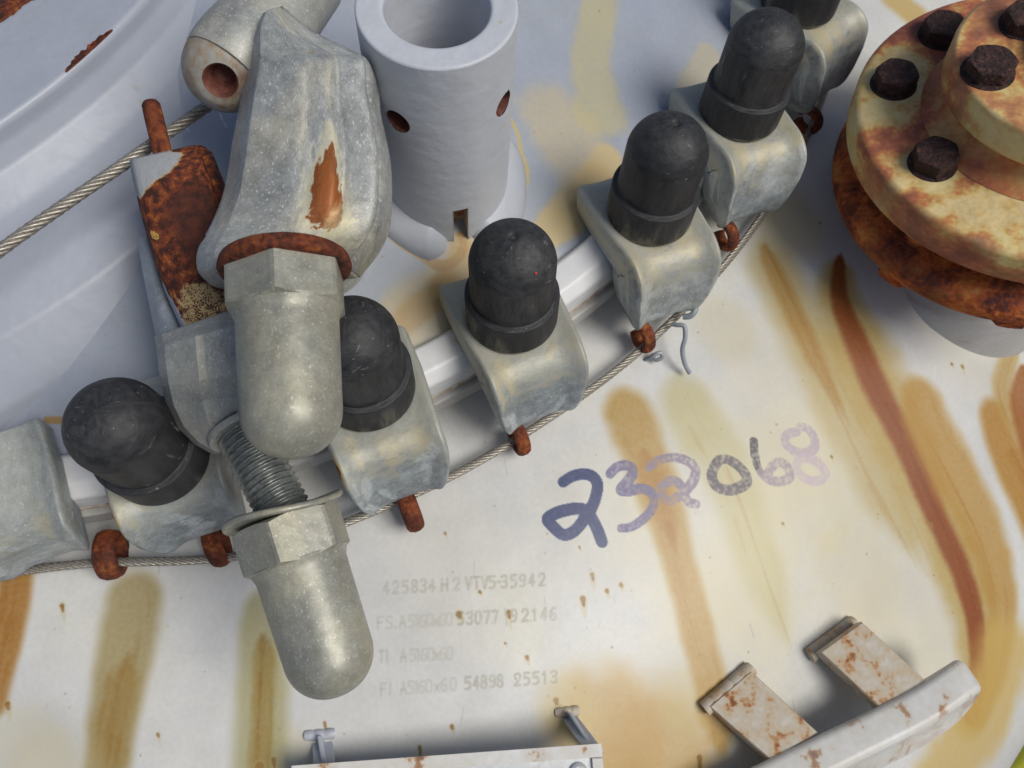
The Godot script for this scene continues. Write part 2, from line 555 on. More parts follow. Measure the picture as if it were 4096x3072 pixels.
func tank_texture() -> ImageTexture:
	var c := canvas(1640, 1460, -0.44, -0.66, 1480.0, S(208, 208, 206), 11)
	var H := head_tab
	# old yellow dirt wash, then rust runs
	var tan := S(196, 180, 128)
	for b in [[1700, 470, 70, .5], [1560, 700, 60, .25], [1720, 1050, 130, .28], [1620, 1250, 120, .18], [1480, 900, 60, .3], [1850, 1230, 90, .2], [1300, 1570, 110, .75], [1420, 1600, 110, .75], [1220, 1520, 60, .4], [1480, 1500, 60, .4], [620, 1640, 60, .3], [90, 1640, 60, .2], [1750, 900, 200, .22], [1560, 1150, 190, .2], [1950, 1300, 180, .22], [1300, 1100, 130, .12], [2100, 700, 120, .15], [1560, 1400, 160, .2], [1020, 1250, 150, .08]]:
		px_stroke(c, H, V([b[0], b[1], b[0] + 12, b[1] + 20]), [b[2] * 0.6], S(186, 152, 92) if b[3] > .5 else tan, b[3], 1.6, 0.25, 0.08)
	run(c, H, V([1640, 520, 1700, 640, 1760, 760, 1830, 900, 1890, 1020, 1960, 1160, 2010, 1260]), [28.9, 34, 37.4, 34, 25.5], S(194, 170, 116), 0.65, 1.50, .2, .07, .06, .3)
	run(c, H, V([1640, 520, 1690, 620, 1740, 730, 1800, 850, 1850, 960]), [10.2, 14.4, 13.6, 8.5], S(178, 133, 68), 0.60, 1.50, .2, .07, .1, .4)
	run(c, H, V([1815, 560, 1812, 640, 1850, 740, 1900, 850, 1960, 970, 2020, 1110, 2075, 1230, 2105, 1330, 2112, 1440, 2100, 1540]), [13.6, 34, 49.3, 44.2, 40.8, 39.1, 34, 28.9], S(190, 159, 92), 0.73, 1.36, .25, .07)
	run(c, H, V([1815, 540, 1812, 640, 1850, 740, 1900, 850, 1960, 970, 2020, 1110, 2075, 1230, 2105, 1330, 2112, 1440, 2100, 1540]), [5.4, 15.0, 20.4, 18.3, 17.7, 17.0, 15.0, 13.6], S(150, 84, 44), 1.0, 1.25, .15, .07)
	run(c, H, V([1985, 850, 2010, 930, 2070, 1040, 2125, 1150, 2155, 1250, 2165, 1340, 2150, 1440, 2115, 1540]), [32.3, 44.2, 42.5, 37.4, 30.6, 27.2, 23.8], S(188, 141, 66), 0.73, 0.99, .2, .07)
	run(c, H, V([2145, 890, 2165, 960, 2212, 1060, 2260, 1180]), [25.5, 34, 34], S(180, 124, 44), 0.77, 0.99, .15, .07)
	run(c, H, V([2190, 750, 2165, 830, 2185, 900, 2230, 980]), [10.2, 18.7, 17, 13.6], S(192, 159, 96), 0.69, 1.25, .1, .07)
	run(c, H, V([2215, 790, 2200, 860, 2225, 960, 2260, 1060]), [6.8, 15.3, 20.4, 17], S(162, 93, 38), 0.77, 1.25, .1, .07)
	run(c, H, V([1342, 862, 1372, 930, 1400, 1000, 1432, 1090, 1462, 1200, 1490, 1300, 1515, 1400, 1545, 1510, 1560, 1640]), [32.3, 35.7, 32.3, 30.6, 25.5, 23.8, 25.5, 27.2, 34], S(186, 145, 74), 0.77, 0.99, .15, .07, 0, .1)
	run(c, H, V([1380, 960, 1410, 1030, 1440, 1120, 1465, 1210]), [10.2, 15.3, 11.9, 6.8], S(176, 120, 46), 0.47, 1.50, .2, .07, .2, .3)
	run(c, H, V([1470, 830, 1500, 900, 1560, 1000, 1600, 1100, 1640, 1220, 1680, 1330, 1720, 1440]), [25.5, 32.3, 28.9, 28.9, 28.9], S(199, 186, 138), 0.60, 1.50, .2, .07, .05, .3)
	run(c, H, V([290, 1282, 280, 1350, 262, 1450, 242, 1560, 226, 1680]), [39.1, 42.5, 39.1, 35.7, 32.3], S(166, 145, 96), 0.73, 0.86, .12, .07)
	run(c, H, V([285, 1400, 262, 1480, 240, 1580, 224, 1680]), [11.9, 18.7, 20.4, 20.4], S(161, 126, 62), 0.52, 1.50, .2, .07, .3, 0)
	run(c, H, V([35, 1225, 22, 1320, 2, 1420, -20, 1520]), [22.1, 23.8, 22.1, 20.4], S(170, 114, 44), 0.77, 0.99, .12, .07)
	run(c, H, V([552, 1270, 562, 1380, 566, 1480, 562, 1600, 556, 1680]), [22.1, 28.9, 34, 34, 34], S(170, 159, 110), 0.65, 1.13, .15, .07, .15, 0)
	run(c, H, V([566, 1360, 570, 1440, 566, 1540, 560, 1680]), [8.5, 13.6, 11.9, 13.6], S(155, 124, 56), 0.56, 1.50, .2, .07, .2, 0)
	px_stroke(c, H, V([1935, 0, 1975, 30, 2010, 55]), [22.1, 22.1, 11.9], S(192, 160, 92), .8, 1.30, .2, .07)
	px_stroke(c, H, V([2170, 1420, 2120, 1550, 2040, 1680]), [51, 56.1, 51], S(196, 166, 96), .75, 1.30, .3, .07)
	px_stroke(c, H, V([60, 1610, 130, 1680]), [51, 51], S(188, 180, 150), .4, 1.40, .3, .07)
	# rust pits with little runs under them
	for q in [[1278, 1240, 5, 12], [1340, 1262, 5, 4], [1310, 1275, 5, 4], [1258, 1292, 6, 14], [990, 1326, 7, 6], [1097, 1321, 5, 12], [1137, 1418, 4, 5], [1035, 1277, 3, 2], [133, 1307, 5, 12], [15, 1520, 6, 10], [340, 1585, 4, 6], [975, 1568, 4, 4], [905, 1612, 4, 18], [555, 1570, 3, 4], [1510, 1635, 6, 40], [1200, 1512, 7, 8], [1795, 985, 3, 3], [1690, 1130, 3, 2], [1770, 480, 3, 2], [2010, 1130, 3, 2], [2078, 790, 4, 4], [2055, 785, 3, 2], [700, 1560, 3, 10], [590, 1640, 6, 14], [560, 1655, 9, 8], [1090, 1388, 2, 2], [1250, 1180, 2, 3], [960, 1150, 3, 3]]:
		px_stroke(c, H, V([q[0], q[1], q[0] + 2, q[1] + q[3]]), [q[2] * .8, q[2] * 0.35], S(120, 82, 36), .85, .5, .3, .3)
		px_stroke(c, H, V([q[0], q[1], q[0] + 6, q[1] + q[3] * 3 + 6]), [q[2], q[2] * 0.6], S(190, 168, 110), .3, 1.0, .2, .3, 0, .6)
	rng.seed = 5
	for k in 150:
		px_stroke(c, H, V([rng.randf_range(0, 2212), rng.randf_range(600, 1659)]), [rng.randf_range(0.7, 1.9)], S(140, 124, 84), rng.randf_range(.2, .6), 0.8, 0, 0.3)
	for k in 26:   # scuffs
		var x := rng.randf_range(100, 2100)
		var y := rng.randf_range(900, 1600)
		px_stroke(c, H, V([x, y, x + rng.randf_range(-10, 14), y + rng.randf_range(8, 40)]), [rng.randf_range(.7, 1.3)], S(150, 152, 152), rng.randf_range(.15, .4), 1.0, 0, .6)
	# stamped figures, dirt in the strokes
	stamp(c, "425834H2VTV5-35942", [350, 445, 535, 630, 715, 800, 925, 1040, 1160, 1240, 1320, 1390, 1450, 1510, 1600, 1690, 1780, 1880], 365, 285, [.5, .55, .5])
	stamp(c, "FS.A5160x6053077921" + "46", [290, 380, 440, 510, 600, 660, 710, 780, 840, 900, 970, 1080, 1170, 1255, 1340, 1420, 1605, 1715, 1810, 1900, 1990], 710, 620, [.32, .55, .45])
	stamp(c, "TIA5160x60", [305, 360, 520, 610, 665, 720, 790, 850, 910, 975], 1040, 1010, [.4, .28, .2])
	stamp(c, "FIA5160x60548982" + "5513", [320, 390, 520, 590, 650, 700, 770, 850, 920, 1010, 1150, 1235, 1310, 1395, 1470, 1640, 1730, 1820, 1910, 2000], 1365, 1240, [.34, .6, .48])
	# felt pen number
	var pen := [
		[[255,555,320,515,400,500,460,520,490,570,480,650,450,730,400,810,330,890,260,915,200,870,150,810,200,770,280,745,350,735,410,750,450,800,490,880,520,960], [11, 11.5, 12], S(50, 62, 106), .97, .08],
		[[575,500,620,455,680,440,725,460,725,510,680,570,650,610,700,615,780,600,850,620,875,670,860,740,800,810,720,860,650,870], [9, 11, 10, 8], S(112, 106, 140), .85, .3],
		[[840,455,900,410,980,390,1060,395,1130,430,1160,480,1140,550,1100,600,1050,650,980,680,930,650,930,590,980,550,1040,560,1070,620,1110,690,1160,705], [8, 10, 10, 9], S(136, 124, 142), .78, .55],
		[[1320,405,1280,460,1270,530,1310,590,1390,610,1460,590,1510,550,1490,490,1430,430,1370,400,1320,405], [10, 11, 9], S(84, 78, 88), .85, .55],
		[[1555,280,1560,350,1575,430,1600,490], [9, 9, 7], S(70, 68, 72), .9, .55], [[1600,490,1660,540,1740,550,1800,520,1780,450,1730,420,1680,450,1650,500], [8, 10, 9], S(152, 138, 148), .75, .5],
		[[1870,175,1930,200,1970,270,1960,330,1900,360,1820,340,1770,290,1780,235,1850,210], [8, 10, 9, 9], S(176, 160, 170), .72, .55], [[1900,380,1850,420,1850,480,1920,540,2000,545,2045,500,2010,440,1950,400,1890,390], [9, 9, 10], S(186, 170, 178), .68, .5]]
	for s in pen:
		var pts := []
		for k in range(0, s[0].size(), 2): pts.append(Vector2(1134 + .3173 * s[0][k], 864 + .3173 * s[0][k + 1]))
		px_stroke(c, H, pts, s[1].map(func(q): return q * 1.02), s[2], s[3], .12, .06, s[4], 0, 0, 5)
	return tex(c.d, c.w, c.h)
func lid_texture() -> ImageTexture:
	var c := canvas(1100, 1000, -0.46, -0.78, 1320.0, S(158, 165, 179), 71)
	var H := lid_tab
	var tan := S(198, 180, 138)
	px_stroke(c, H, V([820, 740, 880, 690, 960, 630, 1040, 560, 1100, 520]), [40, 46, 40, 30], tan, .7, .9, .25, .10)
	px_stroke(c, H, V([840, 720, 900, 670, 970, 610]), [14, 22, 18], S(184, 146, 82), .6, .9, .25, .10)
	px_stroke(c, H, V([990, 520, 1000, 560, 960, 620]), [14, 22, 20], S(182, 148, 88), .6, .9, .25, .10)
	px_stroke(c, H, V([1100, 560, 1180, 500, 1240, 450, 1290, 390, 1310, 340]), [20, 26, 34, 36, 24], S(206, 178, 116), .75, .8, .25, .10)
	px_stroke(c, H, V([1260, 440, 1290, 380]), [18, 22], S(204, 158, 82), .5, .9, .25, .10)
	px_stroke(c, H, V([1180, 240, 1250, 330, 1280, 420]), [40, 50, 40], tan, .55, 1.2, .4, .10)
	px_stroke(c, H, V([1300, -20, 1285, 60, 1275, 140, 1300, 240]), [24, 28, 30, 40], S(190, 178, 128), .6, .9, .3, .10)
	px_stroke(c, H, V([1100, 250, 1118, 290, 1125, 330, 1138, 370, 1130, 420, 1120, 460]), [2, 4, 3, 4.5, 4, 3], S(196, 174, 104), .8, .6, .4, .10)
	px_stroke(c, H, V([815, 480, 850, 515, 900, 548, 950, 572, 985, 560, 1000, 530, 992, 505]), [4, 5, 6, 9, 7, 6, 5], S(170, 134, 80), .75, .8, .25, .10)
	px_stroke(c, H, V([1480, 230, 1500, 180, 1530, 120]), [20, 24, 20], tan, .5, .9, .25, .10)
	px_stroke(c, H, V([100, 905, 180, 908, 260, 905]), [5, 6, 5], S(160, 122, 66), .8, .8, .25, .10)
	rng.seed = 15
	for k in 70:
		px_stroke(c, H, V([rng.randf_range(0, 1500), rng.randf_range(0, 880)]), [rng.randf_range(0.7, 2.0)], S(146, 126, 90), rng.randf_range(.25, .7), 0.8, 0, 0.3)
	for k in 14:
		var x := rng.randf_range(100, 480)
		var y := rng.randf_range(200, 700)
		px_stroke(c, H, V([x, y, x + rng.randf_range(4, 20), y + rng.randf_range(12, 40)]), [rng.randf_range(.6, 1.2)], S(232, 234, 236), rng.randf_range(.3, .6), 1.0, 0, .6)
	return tex(c.d, c.w, c.h)
func plan_mat(t: Texture2D, rough: float) -> StandardMaterial3D:
	var m := mat(t, rough)
	m.texture_repeat = false
	return m
func plan_uv(p: Vector3, x0: float, z0: float, s: float, w: int, h: int) -> Vector2:
	return Vector2((p.x - x0) * s / w, (p.z - z0) * s / h)

# rust patch textures painted in the (u, v) of a slab
func slab_tex(w: int, h: int, sd: int, gal: bool, patches: Array, rust_bg := false) -> ImageTexture:
	var c := Canvas.new()
	c.w = w
	c.h = h
	c.n1 = noise(w, h, 0.09 if gal else 0.03, sd, 4)
	c.n2 = noise(w, h, 0.2, sd + 1, 2)
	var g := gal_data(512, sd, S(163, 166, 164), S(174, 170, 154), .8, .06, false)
	c.d.resize(w * h * 3)
	for y in h:
		for x in w:
			var q := ((y % 512) * 512 + (x % 512)) * 3
			var p := (y * w + x) * 3
			if rust_bg:
				var t: float = clamp(c.n1[y * w + x] / 255.0 + (c.n2[y * w + x] - 127) / 500.0, 0, 1)
				var k := ramp(RUST, t)
				c.d[p] = int(k.r * 255)
				c.d[p + 1] = int(k.g * 255)
				c.d[p + 2] = int(k.b * 255)
			else:
				for e in 3: c.d[p + e] = g[q + e]
	for s in patches:
		var pts := []
		for k in range(0, s[0].size(), 2): pts.append(Vector2(s[0][k] * w, s[0][k + 1] * h))
		c.stroke(pts, s[1], s[2], s[3], s[4], s[5], s[6])
	return tex(c.d, w, h)
var RUST := [[0.0, Color8(44, 22, 16)], [0.32, Color8(70, 32, 20)], [0.5, Color8(104, 46, 24)], [0.68, Color8(128, 62, 28)], [0.84, Color8(150, 84, 36)], [1.0, Color8(172, 120, 62)]]

# ------------------------------------------------------------------ builders
func clamp_mesh() -> ArrayMesh:
	# C shaped pressed clamp; local x along the rim, y up, z outward
	var path := spline([Vector2(-.040, -.003), Vector2(-.036, 0), Vector2(-.010, .0005), Vector2(.018, 0), Vector2(.030, -.0025), Vector2(.0375, -.010), Vector2(.040, -.024), Vector2(.042, -.040), Vector2(.0425, -.052), Vector2(.038, -.060), Vector2(.027, -.064), Vector2(.008, -.066)], 5)
	var wid := [.030, .0335, .0335, .0315, .0308, .0308, .0300, .0272, .0235, .021, .019, .018]
	var lip := [0.0, .002, .002, .003, .0048, .006, .0064, .005, .003, .0005, 0.0, 0.0]
	var thk := [.014, .018, .019, .020, .023, .027, .029, .027, .022, .017, .013, .010]
	var rows := []
	var n := path.size()
	for i in n:
		var k := float(i) / (n - 1) * (wid.size() - 1)
		var a := int(k)
		var b: int = min(a + 1, wid.size() - 1)
		var w: float = lerp(wid[a], wid[b], k - a)
		var l: float = lerp(lip[a], lip[b], k - a)
		var th: float = lerp(thk[a], thk[b], k - a)
		var t: Vector2 = (path[min(i + 1, n - 1)] - path[max(i - 1, 0)]).normalized()
		var nn := Vector2(-t.y, t.x)          # outward of the C: up on the top arm
		if nn.y < 0 and i < n / 2: nn = -nn
		var row := []
		for f in [-1.0, -.985, -.94, -.88, -.78, -.66, -.5, -.25, 0.0, .25, .5, .66, .78, .88, .94, .985, 1.0]:
			var af: float = absf(f)
			var o := 0.0
			if af > .995: o = -.003
			elif af > .97: o = l * .6 - .001
			elif af > .85: o = l
			elif af > .7: o = l * .62
			elif af > .6: o = l * .2
			else: o = -l * .12
			row.append(Vector3(f * w, path[i].y + nn.y * o, path[i].x + nn.x * o))
		for f in [1.0, .97, .6, 0.0, -.6, -.97, -1.0]:
			var o: float = -th + (.003 if absf(f) > .99 else 0.0)
			row.append(Vector3(f * w * .985, path[i].y + nn.y * o, path[i].x + nn.x * o))
		rows.append(row)
	return grid(rows)
func clamp_mat(sd: int, tan_amt: float, rust: float) -> StandardMaterial3D:
	# zinc with tan rust wash left on the top by water standing round the cap
	var c := Canvas.new()
	c.w = 256
	c.h = 320
	c.n1 = noise(256, 320, .05, sd, 4)
	c.n2 = noise(256, 320, .2, sd + 1, 2)
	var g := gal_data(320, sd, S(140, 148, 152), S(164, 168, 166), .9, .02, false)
	c.d.resize(256 * 320 * 3)
	for y in 320:
		for x in 256:
			for e in 3: c.d[(y * 256 + x) * 3 + e] = g[(y * 320 + x) * 3 + e]
	c.stroke([Vector2(30, 20), Vector2(90, 60), Vector2(140, 100)], [60, 66, 50], S(174, 175, 165), tan_amt * .7, .9, .5, .25)
	c.stroke([Vector2(150, 20), Vector2(120, 70), Vector2(60, 110)], [40, 50, 40], S(178, 172, 150), tan_amt * .4, .9, .6, .4)
	rng.seed = sd
	for k in 7:
		var x := rng.randf_range(15, 155)
		var y := rng.randf_range(90, 125)
		c.stroke([Vector2(x, y), Vector2(x + rng.randf_range(-6, 6), y + rng.randf_range(20, 70))], [rng.randf_range(4, 9), 2.5], S(186, 176, 146), tan_amt * rng.randf_range(.3, .7), 1.0, .5, .4, 0, .5)
	for k in 10:
		var x := rng.randf_range(20, 150)
		var y := rng.randf_range(130, 230)
		c.stroke([Vector2(x, y), Vector2(x + rng.randf_range(-14, 14), y + rng.randf_range(8, 34))], [rng.randf_range(2, 7)], S(196, 203, 206), rng.randf_range(.25, .6), 1.0, .7, .6)
	c.stroke([Vector2(166, 30), Vector2(167, 160)], [1.5, 2.5], S(186, 140, 84), .5 * tan_amt, 1.0, .5, .8)
	if rust > 0.0:
		c.stroke([Vector2(4, 108), Vector2(10, 122), Vector2(12, 134)], [9, 12, 8], S(190, 168, 120), rust, .7, .4, .2)
		c.stroke([Vector2(2, 110), Vector2(8, 122), Vector2(9, 132)], [6, 9, 5], S(104, 52, 24), rust, .2, .4, .2)
	return bump(mat(tex(c.d, 256, 320), .5, .12), 256, .05, sd, .5)
func lug_mesh() -> ArrayMesh:
	var p := []
	for k in 23:
		var a := deg_to_rad(150.0 - k * 300.0 / 22)
		p.append(Vector3(0, -.067 + sin(a) * .0105, .0455 + cos(a) * .0105))
	var rows := []
	for i in p.size():
		var t: Vector3 = (p[min(i + 1, p.size() - 1)] - p[max(i - 1, 0)]).normalized()
		var u := Vector3.RIGHT
		var v := t.cross(u)
		var row := []
		for j in 10:
			var a := TAU * j / 10
			row.append(p[i] + u * cos(a) * .0056 + v * sin(a) * .0036)
		rows.append(row)
	return grid(rows)
func cap_mat(sd: int) -> StandardMaterial3D:
	var c := Canvas.new()
	c.w = 320
	c.h = 256
	c.n1 = noise(320, 256, .04, sd, 4)
	c.n2 = noise(320, 256, .2, sd + 1, 2)
	c.d.resize(320 * 256 * 3)
	rng.seed = sd
	for p in 320 * 256:
		var v: float = 43.0 + (c.n1[p] - 127) * .10 + (c.n2[p] - 127) * .05 + rng.randf_range(-3, 3)
		c.d[p * 3] = int(v)
		c.d[p * 3 + 1] = int(v * 1.02)
		c.d[p * 3 + 2] = int(v * 1.09)
	for k in 9:    # dust and worn patches
		c.stroke([Vector2(rng.randf_range(0, 320), rng.randf_range(20, 250)), Vector2(rng.randf_range(0, 320), rng.randf_range(20, 250))], [rng.randf_range(6, 20)], S(80, 80, 79), rng.randf_range(.08, .22), 1.4, .6, .5)
	for k in 26:   # scratches
		var a := Vector2(rng.randf_range(4, 316), rng.randf_range(40, 240))
		c.stroke([a, a + Vector2(rng.randf_range(-12, 12), rng.randf_range(-14, 14))], [rng.randf_range(.4, .9)], S(140, 142, 144), rng.randf_range(.2, .6), 1.0, 0, .8)
	for k in 40:   # grit
		c.stroke([Vector2(rng.randf_range(4, 316), rng.randf_range(60, 250))], [rng.randf_range(.5, 1.1)], S(168, 168, 164), rng.randf_range(.3, .8), .8, 0, 0)
	for k in 6:
		c.stroke([Vector2(rng.randf_range(0, 320), rng.randf_range(0, 12)), Vector2(rng.randf_range(0, 320), rng.randf_range(0, 12))], [rng.randf_range(4, 9)], S(132, 124, 104), .4, 1.0, .8, .8)
	return bump(mat(tex(c.d, 320, 256), .6), 128, .08, sd, .5)
func cap_mesh(nub: bool) -> ArrayMesh:
	var pr := [Vector2(.0258, 0.0), Vector2(.0267, .0006), Vector2(.0271, .0025), Vector2(.0271, .0228), Vector2(.0270, .0236), Vector2(.0267, .0240), Vector2(.0263, .02415), Vector2(.0246, .0246), Vector2(.0241, .0247), Vector2(.0239, .0251), Vector2(.02385, .0262), Vector2(.0238, .030), Vector2(.0238, .052)]
	for k in range(1, 15):
		var a := PI / 2 * k / 14.0
		var r: float = .0239 * cos(a)
		if nub and r < .0038: break
		if k == 14: r = .0006
		pr.append(Vector2(r, .052 + .0232 * sin(a)))
	if nub: pr.append_array([Vector2(.0034, .0750), Vector2(.0026, .0740), Vector2(.0012, .0737)])
	return lathe(pr, Transform3D.IDENTITY, 72)
func clamp_xf(phi: float, dr: float, lift: float, tilt: float, roll: float, yaw: float) -> Transform3D:
	var f := deg_to_rad(phi)
	var er := Vector3(cos(f), 0, sin(f))
	var et := Vector3(sin(f), 0, -cos(f))
	var b := Basis(et, Vector3.UP, er)
	b = b * Basis(Vector3.UP, deg_to_rad(yaw)) * Basis(Vector3.RIGHT, -deg_to_rad(tilt)) * Basis(Vector3.BACK, deg_to_rad(roll))
	return Transform3D(b, Vector3(AX.x, lift, AX.y) + er * (RB + dr))
func rope(n: String, label: String, path: Array, rad: float, lay: float) -> void:
	var t := thing(n, label, "rope", path[0], "stranded steel wire ropes at the lid")
	var sm := []
	var total := 0.0
	for i in path.size() - 1: total += path[i].distance_to(path[i + 1])
	var cnt := int(total / (lay / 9.0))
	var pts := spline(path, 12)
	# resample evenly
	var acc := [0.0]
	for i in pts.size() - 1: acc.append(acc[i] + pts[i].distance_to(pts[i + 1]))
	var j := 0
	for k in cnt + 1:
		var s: float = acc[acc.size() - 1] * k / cnt
		while j < acc.size() - 2 and acc[j + 1] < s: j += 1
		sm.append(pts[j].lerp(pts[j + 1], (s - acc[j]) / max(1e-6, acc[j + 1] - acc[j])))
	for q in 6:
		var line := []
		for k in sm.size():
			var tg: Vector3 = (sm[min(k + 1, sm.size() - 1)] - sm[max(k - 1, 0)]).normalized()
			var u := tg.cross(Vector3.UP).normalized()
			var v := tg.cross(u)
			var a: float = TAU * q / 6.0 + TAU * (total * k / cnt) / lay
			line.append(sm[k] + (u * cos(a) + v * sin(a)) * rad * .62)
		part(t, "strand", tube(line, rad * .36, 7), M.rope)
func nut(parent: Node3D, base: Vector3, tip: Vector3, hex_r: float, hex_h: float, cyl_r: float, twist: float, m: Material, taper := 0.97) -> void:
	var xf := axis_xf(base, tip, twist)
	var L := base.distance_to(tip)
	var o := part(parent, "cap_nut", grid(xf_rows(hex_rows(hex_r, hex_h, 1.015), xf), true, true, true, [], true), m)
	var pr := [Vector2(cyl_r * 1.10, hex_h - .001), Vector2(cyl_r * 1.05, hex_h + .0012), Vector2(cyl_r * 1.005, hex_h + .0035), Vector2(cyl_r, hex_h + .006)]
	var e := cyl_r * taper
	var top := L - e * .96
	for k in 6: pr.append(Vector2(lerp(cyl_r, e, (k + 1) / 6.0), lerp(hex_h + .006, top, (k + 1) / 6.0)))
	for k in range(1, 15):
		var a := PI / 2 * k / 14.5
		pr.append(Vector2(e * pow(cos(a), .92), top + e * .96 * sin(a)))
	part(o, "dome", lathe(pr, xf, 72), m)

func _ready() -> void:
	# ---------------- camera, sky, sun
	var cam := Camera3D.new()
	cam.name = "camera"
	add_child(cam)
	cam.transform = Transform3D(Basis(CX, CY, CZ).orthonormalized(), cam_pos)
	cam.fov = rad_to_deg(2.0 * atan(1536.0 / FOC))
	cam.near = 0.02
	cam.far = 60.0
	var lens := CameraAttributesPhysical.new()
	lens.frustum_focal_length = 12.0 / tan(atan(1536.0 / FOC))
	lens.frustum_focus_distance = 0.41
	lens.frustum_near = 0.02
	lens.frustum_far = 60.0
	lens.exposure_aperture = 16.0
	cam.attributes = lens
	cam.fov = rad_to_deg(2.0 * atan(1536.0 / FOC))
	cam.current = true
	var env := Environment.new()
	env.background_mode = Environment.BG_SKY
	var sky := Sky.new()
	var sm := ProceduralSkyMaterial.new()
	sm.sky_top_color = Color(0.285, 0.335, 0.425)
	sm.sky_horizon_color = Color(0.40, 0.43, 0.475)
	sm.sky_curve = 0.25
	sm.ground_bottom_color = Color(0.20, 0.20, 0.20)
	sm.ground_horizon_color = Color(0.45, 0.46, 0.48)
	sm.sun_angle_max = 0.0
	sky.sky_material = sm
	env.sky = sky
	env.tonemap_mode = Environment.TONE_MAPPER_LINEAR
	env.tonemap_exposure = 1.5
	env.sdfgi_enabled = true
	env.ssao_enabled = true
	env.ssil_enabled = true
	var we := WorldEnvironment.new()
	we.name = "environment"
	we.environment = env
	add_child(we)
	var sun := DirectionalLight3D.new()
	sun.name = "sun"
	add_child(sun)
	sun.light_energy = 0.5
	sun.light_color = Color(1.0, 0.98, 0.95)
	sun.light_angular_distance = 30.0
	sun.shadow_enabled = true
	sun.look_at_from_position(Vector3.ZERO, -Vector3(0.66, 1.0, 0.32))

	# ---------------- materials
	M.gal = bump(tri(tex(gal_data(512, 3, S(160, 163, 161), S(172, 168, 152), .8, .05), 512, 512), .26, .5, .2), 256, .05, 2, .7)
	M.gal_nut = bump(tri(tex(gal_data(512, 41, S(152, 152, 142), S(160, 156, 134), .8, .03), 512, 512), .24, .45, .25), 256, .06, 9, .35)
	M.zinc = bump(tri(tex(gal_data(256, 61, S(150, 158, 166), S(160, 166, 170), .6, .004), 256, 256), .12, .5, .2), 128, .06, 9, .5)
	M.rust = bump(tri(noise_tex(512, RUST, [.012, .06], [.9, .6], 5, .18), .12, .85), 256, .06, 6, 5.0)
	M.thread = tri(noise_tex(256, [[0, S(84, 88, 86)], [.5, S(126, 131, 128)], [1, S(164, 168, 164)]], [.03, .1], [.7, .6], 161, .14), .05, .36, .5)
	M.rust_bore = tri(noise_tex(128, [[0, S(70, 36, 30)], [.6, S(112, 66, 54)], [1, S(140, 96, 74)]], [.04, .1], [.8, .5], 88, .1), .03, .7)
	M.stained = bump(tri(noise_tex(256, [[0, S(108, 62, 34)], [.3, S(140, 98, 62)], [.46, S(160, 142, 118)], [.6, S(162, 160, 152)], [1, S(176, 178, 176)]], [.016, .08], [.9, .5], 87, .14), .10, .55, .1), 256, .05, 3, .7)
	M.rust_dark = bump(tri(noise_tex(256, [[0, S(26, 16, 16)], [.5, S(54, 34, 32)], [.75, S(82, 54, 46)], [1, S(120, 84, 60)]], [.03, .1], [.8, .6], 8, .15), .06, .85), 256, .06, 16, 6.0)
	M.rust_deep = bump(tri(noise_tex(256, [[0, S(60, 30, 26)], [.36, S(100, 48, 36)], [.5, S(156, 76, 36)], [.66, S(190, 100, 42)], [1, S(200, 146, 82)]], [.014, .08], [1.0, .5], 18, .12), .10, .85), 256, .06, 17, 5.0)
	M.flange = bump(tri(noise_tex(512, [[0, S(112, 60, 50)], [.30, S(168, 98, 74)], [.43, S(198, 128, 80)], [.51, S(208, 162, 96)], [.59, S(218, 194, 126)], [.8, S(230, 214, 162)], [1, S(214, 190, 124)]], [.005, .02, .1], [1.0, .45, .25], 30, .05), .24, .6), 256, .05, 19, 1.5)
	M.flange_red = bump(tri(noise_tex(512, [[0, S(110, 56, 50)], [.3, S(160, 90, 74)], [.46, S(192, 112, 80)], [.58, S(210, 142, 78)], [.7, S(216, 178, 110)], [1, S(228, 204, 140)]], [.006, .02, .1], [1.0, .45, .25], 33, .06), .2, .65), 256, .05, 20, 1.5)
	M.rope = tri(noise_tex(256, [[0, S(96, 90, 80)], [.5, S(158, 152, 142)], [1, S(206, 202, 192)]], [.05, .12], [.8, .6], 60, .15), .02, .4, .5)
	M.gasket = tri(noise_tex(256, [[0, S(90, 56, 34)], [.3, S(150, 118, 92)], [.5, S(206, 196, 184)], [1, S(216, 208, 198)]], [.014, .06], [1.1, .4], 63, .1), .08, .8)
	M.ring = bump(tri(noise_tex(512, [[0, S(196, 170, 120)], [.12, S(206, 204, 198)], [.3, S(216, 217, 219)], [1, S(222, 223, 226)]], [.01, .06], [.9, .4], 66, .03), .2, .4), 256, .03, 22, .8)
	M.grey = tri(noise_tex(256, [[0, S(150, 138, 116)], [.25, S(176, 174, 170)], [1, S(196, 196, 196)]], [.01, .08], [.9, .5], 68, .06), .1, .5)
	M.paint = bump(tri(noise_tex(512, [[0, S(190, 178, 150)], [.2, S(178, 182, 191)], [1, S(186, 191, 201)]], [.01, .06], [.7, .4], 69, .03), .2, .42), 256, .05, 23, .6)
	M.tube = bump(tri(noise_tex(512, [[0, S(186, 176, 152)], [.16, S(192, 196, 204)], [1, S(200, 204, 212)]], [.012, .07], [.8, .5], 170, .04), .16, .42), 256, .05, 23, .5)
	M.lid_paint = bump(tri(noise_tex(512, [[0, S(158, 148, 128)], [.2, S(160, 166, 178)], [1, S(168, 174, 188)]], [.01, .06], [.7, .4], 169, .03), .2, .4), 256, .05, 23, .4)
	M.rust_paint = tri(noise_tex(256, [[0, S(120, 66, 30)], [.18, S(172, 122, 76)], [.34, S(186, 168, 142)], [.7, S(190, 180, 164)], [1, S(198, 192, 182)]], [.02, .08], [1.0, .5], 74, .06), .09, .65)
